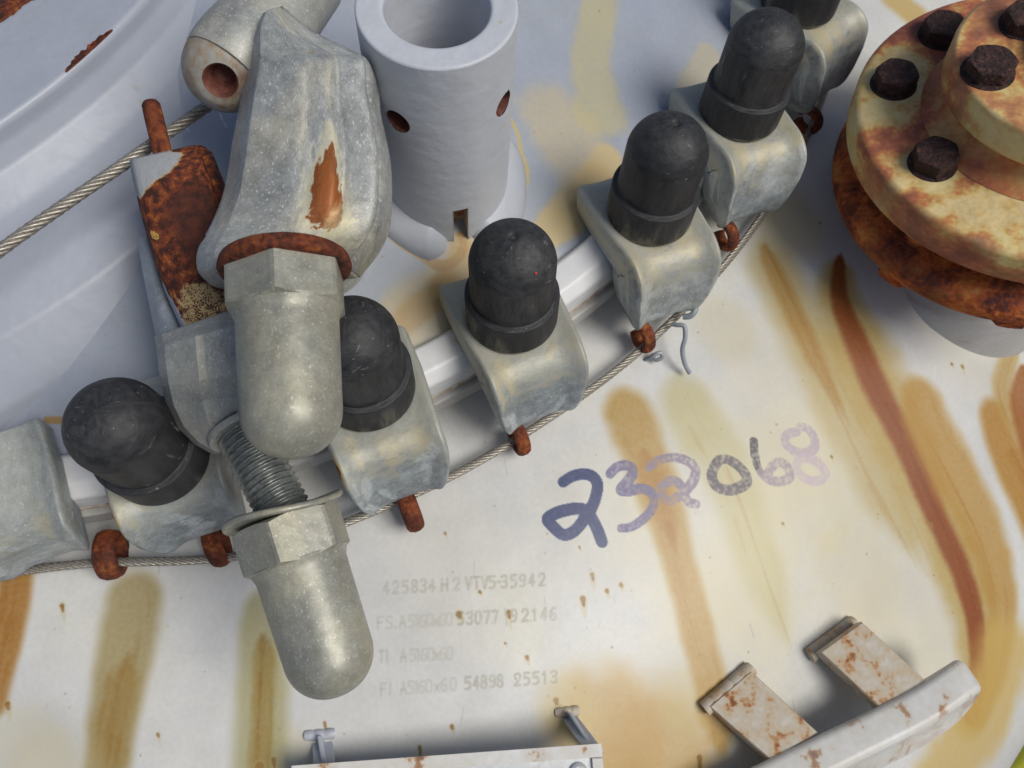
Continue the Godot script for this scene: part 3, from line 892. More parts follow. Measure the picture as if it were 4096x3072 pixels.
	M.scuffed = tri(noise_tex(256, [[0, S(116, 68, 34)], [.18, S(168, 118, 70)], [.28, S(206, 202, 192)], [1, S(222, 223, 224)]], [.014, .06], [1.0, .5], 77, .04), .12, .45)
	M.alu = tri(noise_tex(256, [[0, S(130, 104, 66)], [.15, S(188, 190, 190)], [1, S(216, 219, 222)]], [.03, .1], [.8, .5], 80, .05), .08, .4, .3)
	M.red = mat(null, .6)
	M.red.albedo_color = S(200, 60, 40)
	M.asphalt = tri(noise_tex(256, [[0, S(44, 46, 50)], [1, S(74, 76, 80)]], [.02, .1], [.7, .5], 84, .2), .5, .9)
	M.yellow = tri(noise_tex(128, [[0, S(190, 186, 40)], [1, S(222, 220, 70)]], [.02, .1], [.7, .5], 85, .05), .2, .5)

	# ---------------- ground far below
	var gr := MeshInstance3D.new()
	var pm := PlaneMesh.new()
	pm.size = Vector2(60, 60)
	gr.name = "ground"
	gr.mesh = pm
	gr.material_override = M.asphalt
	add_child(gr)
	gr.position = Vector3(0, -2.2, 0)
	gr.set_meta("kind", "structure")

	build_tank()
	build_lid()
	build_clamps()
	build_bolt_clamp()
	build_nozzle()
	build_brackets()
	build_small()

func build_tank() -> void:
	var base := Vector3(AX.x, -2.2, AX.y)
	var t := thing("storage_tank", "white painted domed tank head with rust runs, stamped figures and pen number 232068", "tank", base)
	var rows := []
	var uvs := []
	var rs := []
	for k in 42: rs.append(lerp(0.585, 1.085, k / 41.0))
	rs.append_array([1.091, 1.096, 1.101, 1.105, 1.108, 1.11])
	for r in rs:
		var row := []
		var uv := []
		for j in 241:
			var a := TAU * j / 240.0
			var p := Vector3(AX.x + r * cos(a), prof(head_tab, r), AX.y + r * sin(a))
			row.append(p)
			uv.append(plan_uv(p, -0.44, -0.66, 1480.0, 1640, 1460))
		rows.append(row)
		uvs.append(uv)
	var head := part(t, "domed_head", grid(rows, false, false, false, uvs, false, true), bump_uv(plan_mat(tank_texture(), .38)))
	head.set_meta("label", "white domed tank head streaked with orange rust and hand written number")
	var xf := Transform3D(Basis.IDENTITY, Vector3(AX.x, 0, AX.y))
	part(t, "shell", lathe([Vector2(1.11, -.43), Vector2(1.11, -1.3), Vector2(1.11, -2.2)], xf, 96, false, false), M.paint)
	part(t, "manway_flange", lathe(round_poly([Vector2(.55, -.049), Vector2(.6165, -.049), Vector2(.6165, -.064), Vector2(.603, -.066), Vector2(.600, -.09)], 3, .0015), xf, 240, false, false), M.grey)
func bump_uv(m: StandardMaterial3D) -> StandardMaterial3D:
	var f := FastNoiseLite.new()
	f.noise_type = FastNoiseLite.TYPE_SIMPLEX_SMOOTH
	f.seed = 77
	f.frequency = .02
	f.fractal_octaves = 4
	var im := f.get_image(1024, 1024)
	im.convert(Image.FORMAT_RGB8)
	im.bump_map_to_normal_map(0.25)
	im.generate_mipmaps()
	m.normal_enabled = true
	m.normal_texture = ImageTexture.create_from_image(im)
	return m

func build_lid() -> void:
	var xf := Transform3D(Basis.IDENTITY, Vector3(AX.x, 0, AX.y))
	var g := MeshInstance3D.new()
	g.name = "lid_gasket"
	g.mesh = lathe(round_poly([Vector2(.56, -.0485), Vector2(.6125, -.0485), Vector2(.6135, -.0460), Vector2(.6125, -.0425), Vector2(.56, -.0425)], 2, .001), xf, 240, false, false)
	g.material_override = M.gasket
	add_child(g)
	tag(g, "thin beige rust-edged gasket ring squeezed under the lid rim", "gasket")
	var t := thing("manway_lid", "domed light grey lid with tube socket and raised round nozzle", "lid", Vector3(AX.x, -.04, AX.y))
	var rows := []
	var uvs := []
	for k in 60:
		var r: float = lerp(0.001, 0.592, k / 59.0)
		var row := []
		var uv := []
		for j in 241:
			var a := TAU * j / 240.0
			var p := Vector3(AX.x + r * cos(a), prof(lid_tab, r), AX.y + r * sin(a))
			row.append(p)
			uv.append(plan_uv(p, -0.46, -0.78, 1320.0, 1100, 1000))
		rows.append(row)
		uvs.append(uv)
	part(t, "lid_plate", grid(rows, false, false, false, uvs, false, true), bump_uv(plan_mat(lid_texture(), .36)))
	# rim: flat bevelled bead round the edge of the lid
	part(t, "rim", lathe(round_poly([Vector2(.584, -.034), Vector2(.587, -.0225), Vector2(.590, -.0190), Vector2(.606, -.0195), Vector2(.6132, -.0260), Vector2(.6135, -.0420), Vector2(.58, -.042)], 4, .0018), xf, 300, false, false), M.ring)
	# tube socket
	var px := Vector3(-.0228, 0, -.3257)
	socket_tube(t, px)
	var weld := []
	for k in 90:
		var a := deg_to_rad(84.0 + 340.0 * k / 89.0)
		var e: float = min(1.0, sqrt(min(k, 89 - k) / 4.0))
		var w := e * (1.0 + .03 * sin(k * .5))
		var row := []
		for q in [[.0380, .013], [.0410, .0118], [.0455, .0098], [.0500, .0066], [.0530, .0026], [.0545, -.006]]:
			var r: float = .0385 + (q[0] - .0385) * w
			var p := px + Vector3(cos(a) * r, 0, sin(a) * r)
			p.y = prof(lid_tab, Vector2(p.x - AX.x, p.z - AX.y).length()) + q[1] * w - (1.0 - e) * .004
			row.append(p)
		weld.append(row)
	part(t, "weld_bead", grid(weld, false, false, false, [], false, true), M.paint)
	# raised nozzle at the upper left, its rusty rim
	var a1 := G(0, 273, .062)
	var a2 := G(147, 164, .062)
	var a3 := G(301, 17, .062)
	var cc := circle3(Vector2(a1.x, a1.z), Vector2(a2.x, a2.z), Vector2(a3.x, a3.z))
	var R := cc.distance_to(Vector2(a2.x, a2.z))
	var nx := Transform3D(Basis.IDENTITY, Vector3(cc.x, 0, cc.y))
	var nz := part(t, "nozzle_plate", lathe(round_poly([Vector2(R - .2, .064), Vector2(R - .0015, .064), Vector2(R + .0008, .0615), Vector2(R + .002, .054), Vector2(R + .008, .044), Vector2(R + .020, .036), Vector2(R + .024, .0335), Vector2(R + .044, .026), Vector2(R + .075, .012), Vector2(R + .10, -.012), Vector2(R + .115, -.04)], 3, .002), nx, 240, true, false), M.lid_paint)
	nz.set_meta("label", "raised flat round plate with rust along its chipped edge")
	# chipped rust along the edge and a rust blister on top: thin scale lying on the paint
	var rng2 := RandomNumberGenerator.new()
	rng2.seed = 3
	for seg in [[150, 160, 250, 68], [330, -10, 400, -90]]:
		var outer := []
		var inner := []
		for k in 22:
			var sg := k / 21.0
			var p := G(lerp(seg[0], seg[2], sg), lerp(seg[1], seg[3], sg), .064)
			var dv := Vector2(p.x - cc.x, p.z - cc.y).normalized()
			outer.append(Vector3(cc.x + dv.x * (R - .0004), .0640, cc.y + dv.y * (R - .0004)))
			var wd: float = .0045 * pow(sin(PI * (.06 + .88 * sg)), .6) * rng2.randf_range(.6, 1.15)
			inner.append(Vector3(cc.x + dv.x * (R - wd), .0640, cc.y + dv.y * (R - wd)))
		inner.reverse()
		part(nz, "rust_scale", prism(outer + inner, Vector3.UP * .0007, .0002), M.rust)
	blister(nz, [G(-20, 60, .0645), G(30, 30, .0645), G(60, 5, .0645), G(120, -20, .0645), G(100, -60, .0645), G(-30, -40, .0645)], M.rust)
func blister(parent: Node3D, poly: Array, m: Material) -> void:
	var c := Vector3.ZERO
	for p in poly: c += p
	c /= poly.size()
	var ring := []
	poly.append(poly[0])
	var sp := spline(poly, 6)
	sp.pop_back()
	for k in sp.size(): ring.append(sp[k] + (sp[k] - c) * .06 * sin(k * 2.3))
	var up := []
	for p in ring: up.append(c.lerp(p, .9) + Vector3.UP * .0012)
	part(parent, "rust_scale", grid([ring, up], true, true, true), m)
func circle3(a: Vector2, b: Vector2, c: Vector2) -> Vector2:
	var d := 2.0 * (a.x * (b.y - c.y) + b.x * (c.y - a.y) + c.x * (a.y - b.y))
	return Vector2((a.length_squared() * (b.y - c.y) + b.length_squared() * (c.y - a.y) + c.length_squared() * (a.y - b.y)) / d, (a.length_squared() * (c.x - b.x) + b.length_squared() * (a.x - c.x) + c.length_squared() * (b.x - a.x)) / d)
func socket_tube(parent: Node3D, at: Vector3) -> void:
	# thick tube with two drilled holes and a drain slot
	var RO := .0397
	var H := .1349
	var holes := [socket_az(858, 264), socket_az(1090, 225)]
	var hr := .0072
	var sa: float = socket_az(996, 475)[0]
	var sw := .0045
	var sh := .021
	var nt := 220
	var ny := 92
	var P := PackedVector3Array()
	var UV := PackedVector2Array()
	var I := PackedInt32Array()
	var flat := []
	for i in ny + 1:
		for j in nt:
			var a := TAU * j / nt
			var y := -.010 + (H - .0012 + .010) * i / ny
			for h in holes:      # pull vertices near a hole onto its edge
				var d := Vector2(angle_difference(h[0], a) * RO, y - h[1])
				if absf(d.length() - hr) < .0009 and d.length() > 1e-5:
					d = d.normalized() * hr
					a = h[0] + d.x / RO
					y = h[1] + d.y
			flat.append(Vector2(a, y))
			P.append(at + Vector3(RO * cos(a), y, RO * sin(a)))
			UV.append(Vector2(float(j) / nt, float(i) / ny))
	for i in ny:
		for j in nt:
			var q := [i * nt + j, i * nt + (j + 1) % nt, (i + 1) * nt + j, (i + 1) * nt + (j + 1) % nt]
			for tr in [[0, 1, 2], [1, 3, 2]]:
				var a0: float = flat[q[tr[0]]].x
				var ca: float = a0 + (angle_difference(a0, flat[q[tr[1]]].x) + angle_difference(a0, flat[q[tr[2]]].x)) / 3.0
				var cy: float = (flat[q[tr[0]]].y + flat[q[tr[1]]].y + flat[q[tr[2]]].y) / 3.0
				var cut := false
				for h in holes:
					if Vector2(angle_difference(h[0], ca) * RO, cy - h[1]).length() < hr: cut = true
				if absf(angle_difference(sa, ca)) * RO < sw and cy < sh: cut = true
				if not cut: I.append_array([q[tr[0]], q[tr[1]], q[tr[2]]])
	var xf := Transform3D(Basis.IDENTITY, at)
	var tb := part(parent, "socket_tube", finish(P, UV, I), M.tube)
	part(tb, "tube_rim", lathe([Vector2(RO, H - .0012), Vector2(RO - .0003, H - .0004), Vector2(RO - .0010, H), Vector2(RO - .002, H), Vector2(.0285, H), Vector2(.0275, H), Vector2(.0265, H - .0005), Vector2(.026, H - .0015), Vector2(.026, H - .004), Vector2(.026, .06), Vector2(.026, .012)], xf, 96, false, true, true), M.tube)
	for h in holes:
		var n := Vector3(cos(h[0]), 0, sin(h[0]))
		var e := at + Vector3(0, h[1], 0)
		part(tb, "bore", lathe([Vector2(hr * 1.02, 0.0), Vector2(hr * .97, -.0012), Vector2(hr * .94, -.004), Vector2(hr * .92, -.0125)], axis_xf(e + n * (RO - .0006), e + n), 36, false, true), M.rust_bore)
	var nn := Vector3(cos(sa), 0, sin(sa))
	var tt := Vector3(-sin(sa), 0, cos(sa))
	var o := at + nn * (RO - .0002)
	var rows := []
	for r in [0.0, -.013]:
		rows.append([o + nn * r - tt * sw * 1.1 + Vector3(0, -.012, 0), o + nn * r - tt * sw * 1.1 + Vector3(0, sh + .0008, 0), o + nn * r + tt * sw * 1.1 + Vector3(0, sh + .0008, 0), o + nn * r + tt * sw * 1.1 + Vector3(0, -.012, 0)])
	part(tb, "slot", grid(rows, true, false, true, [], true), M.rust_paint)
func socket_az(px: float, py: float) -> Array:    # where a ray meets the outside of the tube: azimuth and height
	var d := dir(px, py)
	var c := Vector2(-.0228, -.3257)
	var s := .2
	while s < .8:
		var p := cam_pos + d * s
		if Vector2(p.x, p.z).distance_to(c) < .04: return [atan2(p.z - c.y, p.x - c.x), p.y]
		s += .0005
	return [PI / 2, .06]

func build_clamps() -> void:
	var cm := clamp_mesh()
	var lm := lug_mesh()
	var km := cap_mesh(true)
	var km2 := cap_mesh(false)
	var spots := [   # azimuth, dr, lift, tilt inward, roll, yaw, label of the clamp, label of the cap
		[82.4, -0.006, 0.0, -9.0, 0.0, 16.0, "grey clamp with large rusty lug ring beside the orange rust run", "", .35, 0.0],
		[74.3, -0.012, 0.0, -1.0, 3.0, 4.0, "galvanised clamp half hidden under the hanging threaded stud", "black rubber cap leaning beside the faceted block of the stud", .5, 1.0],
		[63.4, 0.003, 0.0, 5.0, 0.0, -4.0, "galvanised clamp behind the upper cap nut, rust spot on its corner", "black rubber cap half hidden behind the large upper cap nut", .75, 1.0],
		[54.5, 0.0, 0.0, 5.0, 0.0, -12.0, "galvanised clamp in front of the slotted tube socket", "black rubber cap with a small red speck in front of tube socket", .9, 0.0],
		[43.8, 0.0, 0.0, 5.0, -3.0, -22.0, "tan stained clamp with a split pin wire at its lug", "black rubber cap on the clamp that carries the split pin", 1.0, 0.0],
		[33.9, 0.0, 0.0, 5.0, -4.0, -32.0, "tan stained clamp closest to the rusty bolted flange", "black rubber cap on the clamp closest to the bolted flange", 1.0, 0.0],
		[23.0, 0.0, 0.0, 5.0, -4.0, -21.0, "yellowed clamp past the bolted flange, end of the visible row", "black rubber cap at the far end of the row, past the bolted flange", 1.0, 0.0]]
	for s in spots:
		var xf := clamp_xf(s[0], s[1], s[2], s[3], s[4], s[5])
		var t := thing("lid_clamp", s[6], "clamp", Vector3.ZERO, "clamps round the manway lid")
		t.transform = xf if s[0] < 80.0 else xf.translated_local(Vector3(0, -.004, .006)) * Transform3D(Basis.IDENTITY.scaled(Vector3(.92, .82, .82)), Vector3.ZERO)
		part(t, "body", cm, clamp_mat(200 + int(s[0]), s[8], s[9]), false)
		var lg := part(t, "lug", lm, M.rust, false)
		if s[0] > 80.0:
			var mid := t.transform.affine_inverse() * G(240, 1195, -.066)
			var bs := Basis(Vector3.UP, deg_to_rad(-14.0)).scaled(Vector3.ONE * 1.35)
			lg.transform = Transform3D(bs, mid - bs * Vector3(0, -.067, .0455))
		elif s[0] < 60.0: lg.transform = Transform3D(Basis.IDENTITY.scaled(Vector3.ONE * .84), Vector3(-.015, -.010, .006))
		if s[7]:
			var c := MeshInstance3D.new()
			c.name = numbered("rubber_cap")
			c.mesh = km if absf(s[0] - 50.0) < 8.0 else km2
			c.material_override = cap_mat(300 + int(s[0]))
			add_child(c)
			c.transform = xf * Transform3D(Basis.IDENTITY, Vector3(0, .0008, -.003 - s[1]))
			if s[0] > 50.0 and s[0] < 60.0:
				var sp := SphereMesh.new()
				sp.radius = .0008
				sp.height = .0012
				var o := part(c, "paint_speck", sp, M.red, false)
				o.position = Vector3(.004, .0655, .0195)
			tag(c, s[7], "cap", "black rubber caps on the clamp bolts")
	var path := []
	for k in 33:
		var f := deg_to_rad(88.0 - k * 68.0 / 32)
		var rr: float = .657 - .018 * smoothstep(70.0, 82.0, rad_to_deg(f))
		path.append(Vector3(AX.x + rr * cos(f), -.066 - .0012 * sin(k * 1.1), AX.y + rr * sin(f)))
	rope("wire_rope", "thin steel wire rope threaded through the rusty clamp lugs", path, .0029, .026)

func rowp(spec: Array, cols: Array, depth: float) -> Array:   # left point, right point, then depth offsets per column
	var o := []
	for k in cols.size():
		var u: float = cols[k]
		o.append(W(lerp(float(spec[0]), float(spec[2]), u), lerp(float(spec[1]), float(spec[3]), u), depth + spec[5] * float(spec[6][k])))
	return o
func build_bolt_clamp() -> void:
	var view := -CZ
	# --- arm casting with the upper cap nut
	var t := thing("bolt_clamp", "large sparkling galvanised casting with rust patch and cap nut on rusty washer", "bolt clamp", W(620, 400, .39))
	var cols := [0.0, .04, .085, .12, .30, .45, .53, .61, .70, .76, .82, .97, 1.0]
	var pf := [.022, .013, .0035, .0005, -.002, -.003, -.0022, -.0028, -.002, .0022, .0024, .0045, .010]
	var pt := [.016, .009, .000, -.002, -.002, -.001, .000, .000, .002, .003, .004, .007, .012]
	var pb := [.014, .008, .003, .001, -.001, -.001, -.001, .000, .001, .002, .003, .007, .012]
	var spec := [[570, 27, 604, 14, .392, .5, pt], [551, 62, 672, 68, .388, .8, pt], [541, 112, 758, 112, .3835, 1.0, pt], [536, 138, 788, 134, .381, 1.0, pf], [520, 225, 794, 205, .377, 1.0, pf], [503, 315, 816, 318, .372, 1.0, pf], [486, 412, 818, 418, .368, .95, pf], [458, 485, 810, 474, .366, .8, pb], [430, 538, 792, 514, .367, .8, pb], [429, 580, 770, 546, .371, .8, pb], [452, 606, 745, 575, .377, .8, pb]]
	var rows := []
	for s in spec: rows.append(rowp(s, cols, s[4]))
	var patch := [
		[[.64, .47, .64, .54, .62, .60, .67, .66, .73, .70], [6, 16, 25, 28, 22], S(208, 202, 174), .75, .8, .4, .2],
		[[.65, .49, .64, .535, .615, .59, .655, .645, .72, .685], [2, 10, 19, 24, 17], S(132, 72, 28), .98, .14, .35, .12],
		[[.62, .55, .65, .61, .70, .67], [6, 12, 9], S(160, 90, 34), .7, .6, .5, .5],
		[[.50, .505, .52, .49, .545, .495, .55, .52, .53, .535, .505, .53, .50, .505], [1.1], S(214, 212, 198), .6, .6, .2, .2], [[.56, .49, .575, .48], [1.1], S(214, 212, 198), .5, .6, .2, .2],
		[[.55, .20, .555, .21], [1.6], S(190, 140, 60), .8, .5, .3, .2], [[.66, .25, .66, .42], [1.6, 1.6], S(190, 176, 130), .25, 1.2, .3, .4],
		[[.05, .3, .06, .6], [4, 4], S(186, 168, 138), .4, 1.0, .4, .3], [[.75, .7, .8, .85], [14, 16], S(196, 188, 150), .5, 1.0, .4, .3]]
	var am := bump(mat(slab_tex(230, 320, 91, true, patch), .5, .2), 256, .05, 31, .5)
	part(t, "arm", slab(rows, view * .034, 5, .002), am)
	# rusty washer, then the nut
	var base := W(617, 583, .352)
	var tip := W(634, 990, .331)
	var wx := axis_xf(base, tip)
	var ax := (tip - base).normalized()
	var ws := part(t, "washer", lathe(round_poly([Vector2(.008, -.002), Vector2(.0270, -.002), Vector2(.0282, .0028), Vector2(.0262, .0048), Vector2(.008, .0048)], 3, .0015), wx.translated(-ax * .003), 72), M.rust)
	ws.set_meta("label", "rust brown washer behind the upper cap nut")
	nut(t, base, tip, .0262, .0195, .0212, .46, M.gal_nut)
	# stud through the arm
	pass
	var ph := W(640, 340, .412)
	part(t, "post", tube([ph, Vector3(ph.x, prof(lid_tab, Vector2(ph.x - AX.x, ph.z - AX.y).length()) - .004, ph.z)], [.019, .023], 28), M.gal)
	# knuckle behind the arm with a rusty bore
	var kp := spline([W(640, -50, .45), W(612, -5, .437), W(570, 60, .425), W(515, 115, .415), W(488, 150, .412)], 8)
	var kr := []
	for k in kp.size(): kr.append(lerp(.026, .0215, k / float(kp.size() - 1)))
	var kn := part(t, "knuckle", tube(kp, kr, 28), M.gal)
	var kend: Vector3 = kp[kp.size() - 1]
	var kx := axis_xf(kend, W(474, 178, .398))
	part(kn, "knob_end", lathe(round_poly([Vector2(.0213, -.004), Vector2(.0208, .004), Vector2(.0180, .0105), Vector2(.0125, .0150), Vector2(.0085, .0158)], 4, .004), kx, 48, false, false), M.stained)
	part(kn, "bore", lathe(round_poly([Vector2(.0087, .01565), Vector2(.0076, .0148), Vector2(.0062, .0110), Vector2(.0045, .004), Vector2(.001, .003)], 4, .002), kx, 48, false, true), M.rust_bore)
	# --- stud block below
	var t2 := thing("stud_block", "faceted galvanised block with threaded stud, washer and tilted lower cap nut", "stud block", W(440, 800, .40))
	var c2 := [0.0, .08, .4, .48, .8, 1.0]
	var q0 := [.012, .003, .0, .001, .002, .006]
	var q1 := [.016, .006, .0, .002, .003, .006]
	var sp2 := [[333, 728, 545, 655, .392, 1.0, q0], [338, 752, 548, 690, .3835, 1.0, q1], [343, 800, 552, 762, .382, 1.0, q1], [349, 835, 552, 800, .3825, 1.0, q1], [360, 878, 552, 850, .3885, 1.0, q1], [385, 925, 550, 900, .392, 1.0, q1], [420, 958, 548, 925, .395, 1.0, q1], [456, 978, 545, 945, .399, 1.0, q1]]
	rows = []
	for s in sp2: rows.append(rowp(s, c2, s[4]))
	part(t2, "block", slab(rows, view * .034, 1, .0012, true), M.gal)
	var fh := W(455, 820, .408)
	part(t2, "foot", tube([fh, Vector3(fh.x, prof(lid_tab, Vector2(fh.x - AX.x, fh.z - AX.y).length()) - .004, fh.z)], [.013, .016], 24), M.gal)
	var s0 := W(505, 900, .4055)
	var s1 := W(628, 1130, .388)
	var sa := (s1 - s0).normalized()
	part(t2, "stud", stud_mesh(s0, s1, .0130, .0034), M.thread)
	part(t2, "stud_collar", lathe(round_poly([Vector2(.013, .0), Vector2(.0165, .0), Vector2(.0165, .004), Vector2(.013, .004)], 3, .001), axis_xf(s0 + sa * .006, s1), 40), M.gal)
	var nb := W(617, 1118, .3885)
	var nt := W(738, 1502, .376)
	var wx2 := axis_xf(nb, nt)
	var na := (nt - nb).normalized()
	var w2 := part(t2, "washer", dished_washer(wx2.translated(-na * .004), .0285, .0135, .0032), M.gal_nut)
	w2.set_meta("label", "thin bent grey washer above the lower cap nut")
	nut(t2, nb, nt, .0262, .0215, .0213, .12, M.gal_nut, .965)
	# --- rusty swing bar with pin
	var t3 := thing("swing_bar", "flat rust brown bar with bare zinc corner and thin upright pin", "bar", W(400, 500, .42))
	var c3 := [0.0, .08, .5, .92, 1.0]
	var q3 := [.004, .0, -.001, .001, .006]
	var sp3 := [[282, 346, 428, 314, .420, 1.0, q3], [287, 375, 440, 345, .417, 1.0, q3], [312, 480, 475, 440, .412, 1.0, q3], [352, 610, 505, 560, .407, 1.0, q3], [398, 715, 545, 690, .404, 1.0, q3]]
	rows = []
	for s in sp3: rows.append(rowp(s, c3, s[4]))
	var rp := [
		[[.18, .0, .27, .14, .12, .24], [100, 104, 84], S(196, 182, 140), .8, .06, .1, .2],
		[[.18, .0, .27, .14, .12, .24], [96, 100, 80], S(160, 164, 168), 1.0, .05, .12, .12],
		[[.0, .76, .06, .86, .08, 1.0], [10, 34, 56], S(168, 174, 186), 1.0, .12, .25, .12],
		[[.42, .86, .45, .92, .5, 1.0], [30, 50, 60], S(176, 158, 112), .8, .7, .6, 1.6],
		[[.22, .56, .26, .57], [8, 7], S(196, 160, 84), .9, .5, .4, .4], [[.6, .5, .65, .65], [40, 40], S(64, 30, 20), .6, .9, .5, .4]]
	part(t3, "bar", slab(rows, view * .020, 5, .0016), bump(mat(slab_tex(300, 560, 95, false, rp, true), .8, .0), 256, .06, 33, 1.2))
	var pin := []
	for k in 6: pin.append(W(lerp(326, 352, k / 5.0), lerp(226, 335, k / 5.0), lerp(.424, .426, k / 5.0)))
	part(t3, "pin", tube([W(324, 219, .424)] + pin, [.0034, .0046, .0048, .0048, .0048, .0048, .0048], 14), M.rust)
	# --- thin zinc rod left of the bar
	var t4 := thing("zinc_rod", "thin blue grey galvanised strip left of the rust brown bar", "strip", W(345, 620, .42))
	var c4 := [0.0, .3, .7, 1.0]
	var sp4 := [[297, 518, 331, 506, .432, 1.0, [.006, 0., .001, .005]], [302, 545, 342, 535, .429, 1.0, [.004, 0., .001, .006]], [320, 640, 372, 630, .421, 1.0, [.004, 0., .001, .006]], [340, 735, 398, 715, .413, 1.0, [.004, 0., .001, .006]]]
	rows = []
	for s in sp4: rows.append(rowp(s, c4, s[4]))
	part(t4, "strip", slab(rows, view * .016, 4, .0014), M.zinc)
	# --- rope across the lid
	rope("wire_rope", "stranded steel wire rope running over the lid behind the rusty pin", [W(-330, 760, .42), W(-180, 665, .41), W(-60, 585, .406), W(40, 512, .414), W(150, 435, .424), W(260, 360, .434), W(330, 310, .441), W(400, 262, .447), W(470, 214, .452), W(540, 165, .458)], .0034, .030)
func dished_washer(xf: Transform3D, ro: float, ri: float, th: float) -> ArrayMesh:
	var rows := []
	for q in [[ri, 0.0], [ro - .0012, 0.0], [ro, .0008], [ro, th - .0008], [ro - .0012, th], [ri, th]]:
		var row := []
		for j in 64:
			var a := TAU * j / 64
			row.append(xf * Vector3(q[0] * cos(a), q[1] + .0022 * cos(2.0 * a + .6) * pow(q[0] / ro, 2.0), q[0] * sin(a)))
		rows.append(row)
	rows.append(rows[0])
	return grid(rows, true, false, false)
func stud_mesh(a: Vector3, b: Vector3, r: float, pitch: float) -> ArrayMesh:
	var xf := axis_xf(a, b)
	var L := a.distance_to(b)
	var n := int(L / pitch * 8)
	var rows := []
	for i in n + 1:
		var row := []
		for j in 40:
			var an := TAU * j / 40
			var y := L * i / n
			var ph := fposmod(y / pitch + float(j) / 40, 1.0)
			var rr: float = r - .0024 * (absf(ph - .5) * 2.0 if true else 0.0)
			row.append(xf * Vector3(rr * cos(an), y, rr * sin(an)))
		rows.append(row)
	return grid(rows)

func build_nozzle() -> void:
	var c := Vector3(.360, .032, -.3655)
	var ti := deg_to_rad(10.0)
	var az := deg_to_rad(205.0)
	var n := Vector3(sin(ti) * cos(az), cos(ti), sin(ti) * sin(az))
	var xf := axis_xf(c, c + n)
	var foot := c - n * .14
	var t := thing("bolted_nozzle", "rusty cream painted pipe flange with dark corroded hex bolts and blind cover", "flange", foot)
	var R := .1165
	part(t, "blind_flange", lathe(round_poly([Vector2(.05, -.026), Vector2(R - .002, -.026), Vector2(R, -.024), Vector2(R, -.003), Vector2(R - .003, 0), Vector2(.070, 0), Vector2(.060, .010), Vector2(.055, .020)], 3, .002), xf, 120), M.flange)
	part(t, "hub", lathe(round_poly([Vector2(.0755, .0004), Vector2(.069, .006), Vector2(.063, .013), Vector2(.061, .0205)], 3, .002), xf, 96, true, true), M.flange_red)
	var top := part(t, "cover_disc", lathe(round_poly([Vector2(.03, .020), Vector2(.0675, .020), Vector2(.0705, .0225), Vector2(.0705, .042), Vector2(.0685, .0442), Vector2(.04, .0442), Vector2(.038, .0450), Vector2(.001, .0455)], 3, .0015), xf, 120), M.flange)
	part(top, "plug", lathe(round_poly([Vector2(.028, .0445), Vector2(.027, .054), Vector2(.001, .054)], 3, .0015), xf, 48), M.flange)
	for b in [[2038, 62], [1935, 168], [2020, 340]]:
		bolt(t, b[0], b[1], c, n, .0125, .0115, .0)
	for b in [[2140, 142], [2222, 40]]:
		bolt(t, b[0], b[1], c + n * .0442, n, .0128, .0100, .3)
	# dark gap: gasket and backing flange below
	part(t, "gasket", lathe([Vector2(.03, -.040), Vector2(.082, -.040), Vector2(.082, -.0255), Vector2(.03, -.0255)], xf, 72), M.rust_dark)
	var lo := part(t, "backing_flange", lathe(round_poly([Vector2(.06, -.046), Vector2(.100, -.046), Vector2(.113, -.050), Vector2(.1175, -.058), Vector2(.1165, -.068), Vector2(.110, -.074), Vector2(.06, -.074)], 4, .004), xf, 120), M.rust_deep)
	lo.set_meta("label", "dark rust red backing flange under the cream disc")
	for k in 8:
		var a := TAU * (k + .35) / 8.0
		var q := xf * Vector3(cos(a) * .095, -.026, sin(a) * .095)
		var e := xf * Vector3(cos(a) * .095, -.088, sin(a) * .095)
		part(t, "stud_bolt", tube([q, e], .0085, 14), M.rust_deep)
		var hx := axis_xf(xf * Vector3(cos(a) * .095, -.073, sin(a) * .095), e, k * .7)
		part(t, "lower_nut", grid(xf_rows(hex_rows(.0165, .011, 1.01), hx), true, true, true, [], true), M.rust_deep)
	part(t, "neck", lathe(round_poly([Vector2(.060, -.07), Vector2(.060, -.118), Vector2(.064, -.123), Vector2(.0655, -.126), Vector2(.0690, -.127), Vector2(.0715, -.132), Vector2(.0755, -.1335), Vector2(.079, -.142), Vector2(.083, -.19)], 4, .002), xf, 96, false, false), M.grey)
func bolt(t: Node3D, px: float, py: float, c: Vector3, n: Vector3, rad: float, h: float, tw: float) -> void:
	var d := dir(px, py)
	var p := cam_pos + d * ((c + n * h * .5 - cam_pos).dot(n) / d.dot(n))
	p -= n * h * .5
	var o := part(t, "bolt_head", grid(xf_rows(hex_rows(rad * 1.12, h, 1.0), axis_xf(p - n * .0005, p + n, tw + px * .01)), true, true, true, [], true), M.rust_dark)
	var wx := axis_xf(p, p + n)
	part(o, "washer_face", lathe([Vector2(rad * 1.2, -.0003), Vector2(rad * 1.18, .0012), Vector2(.001, .0013)], wx, 40, false), M.rust_dark)

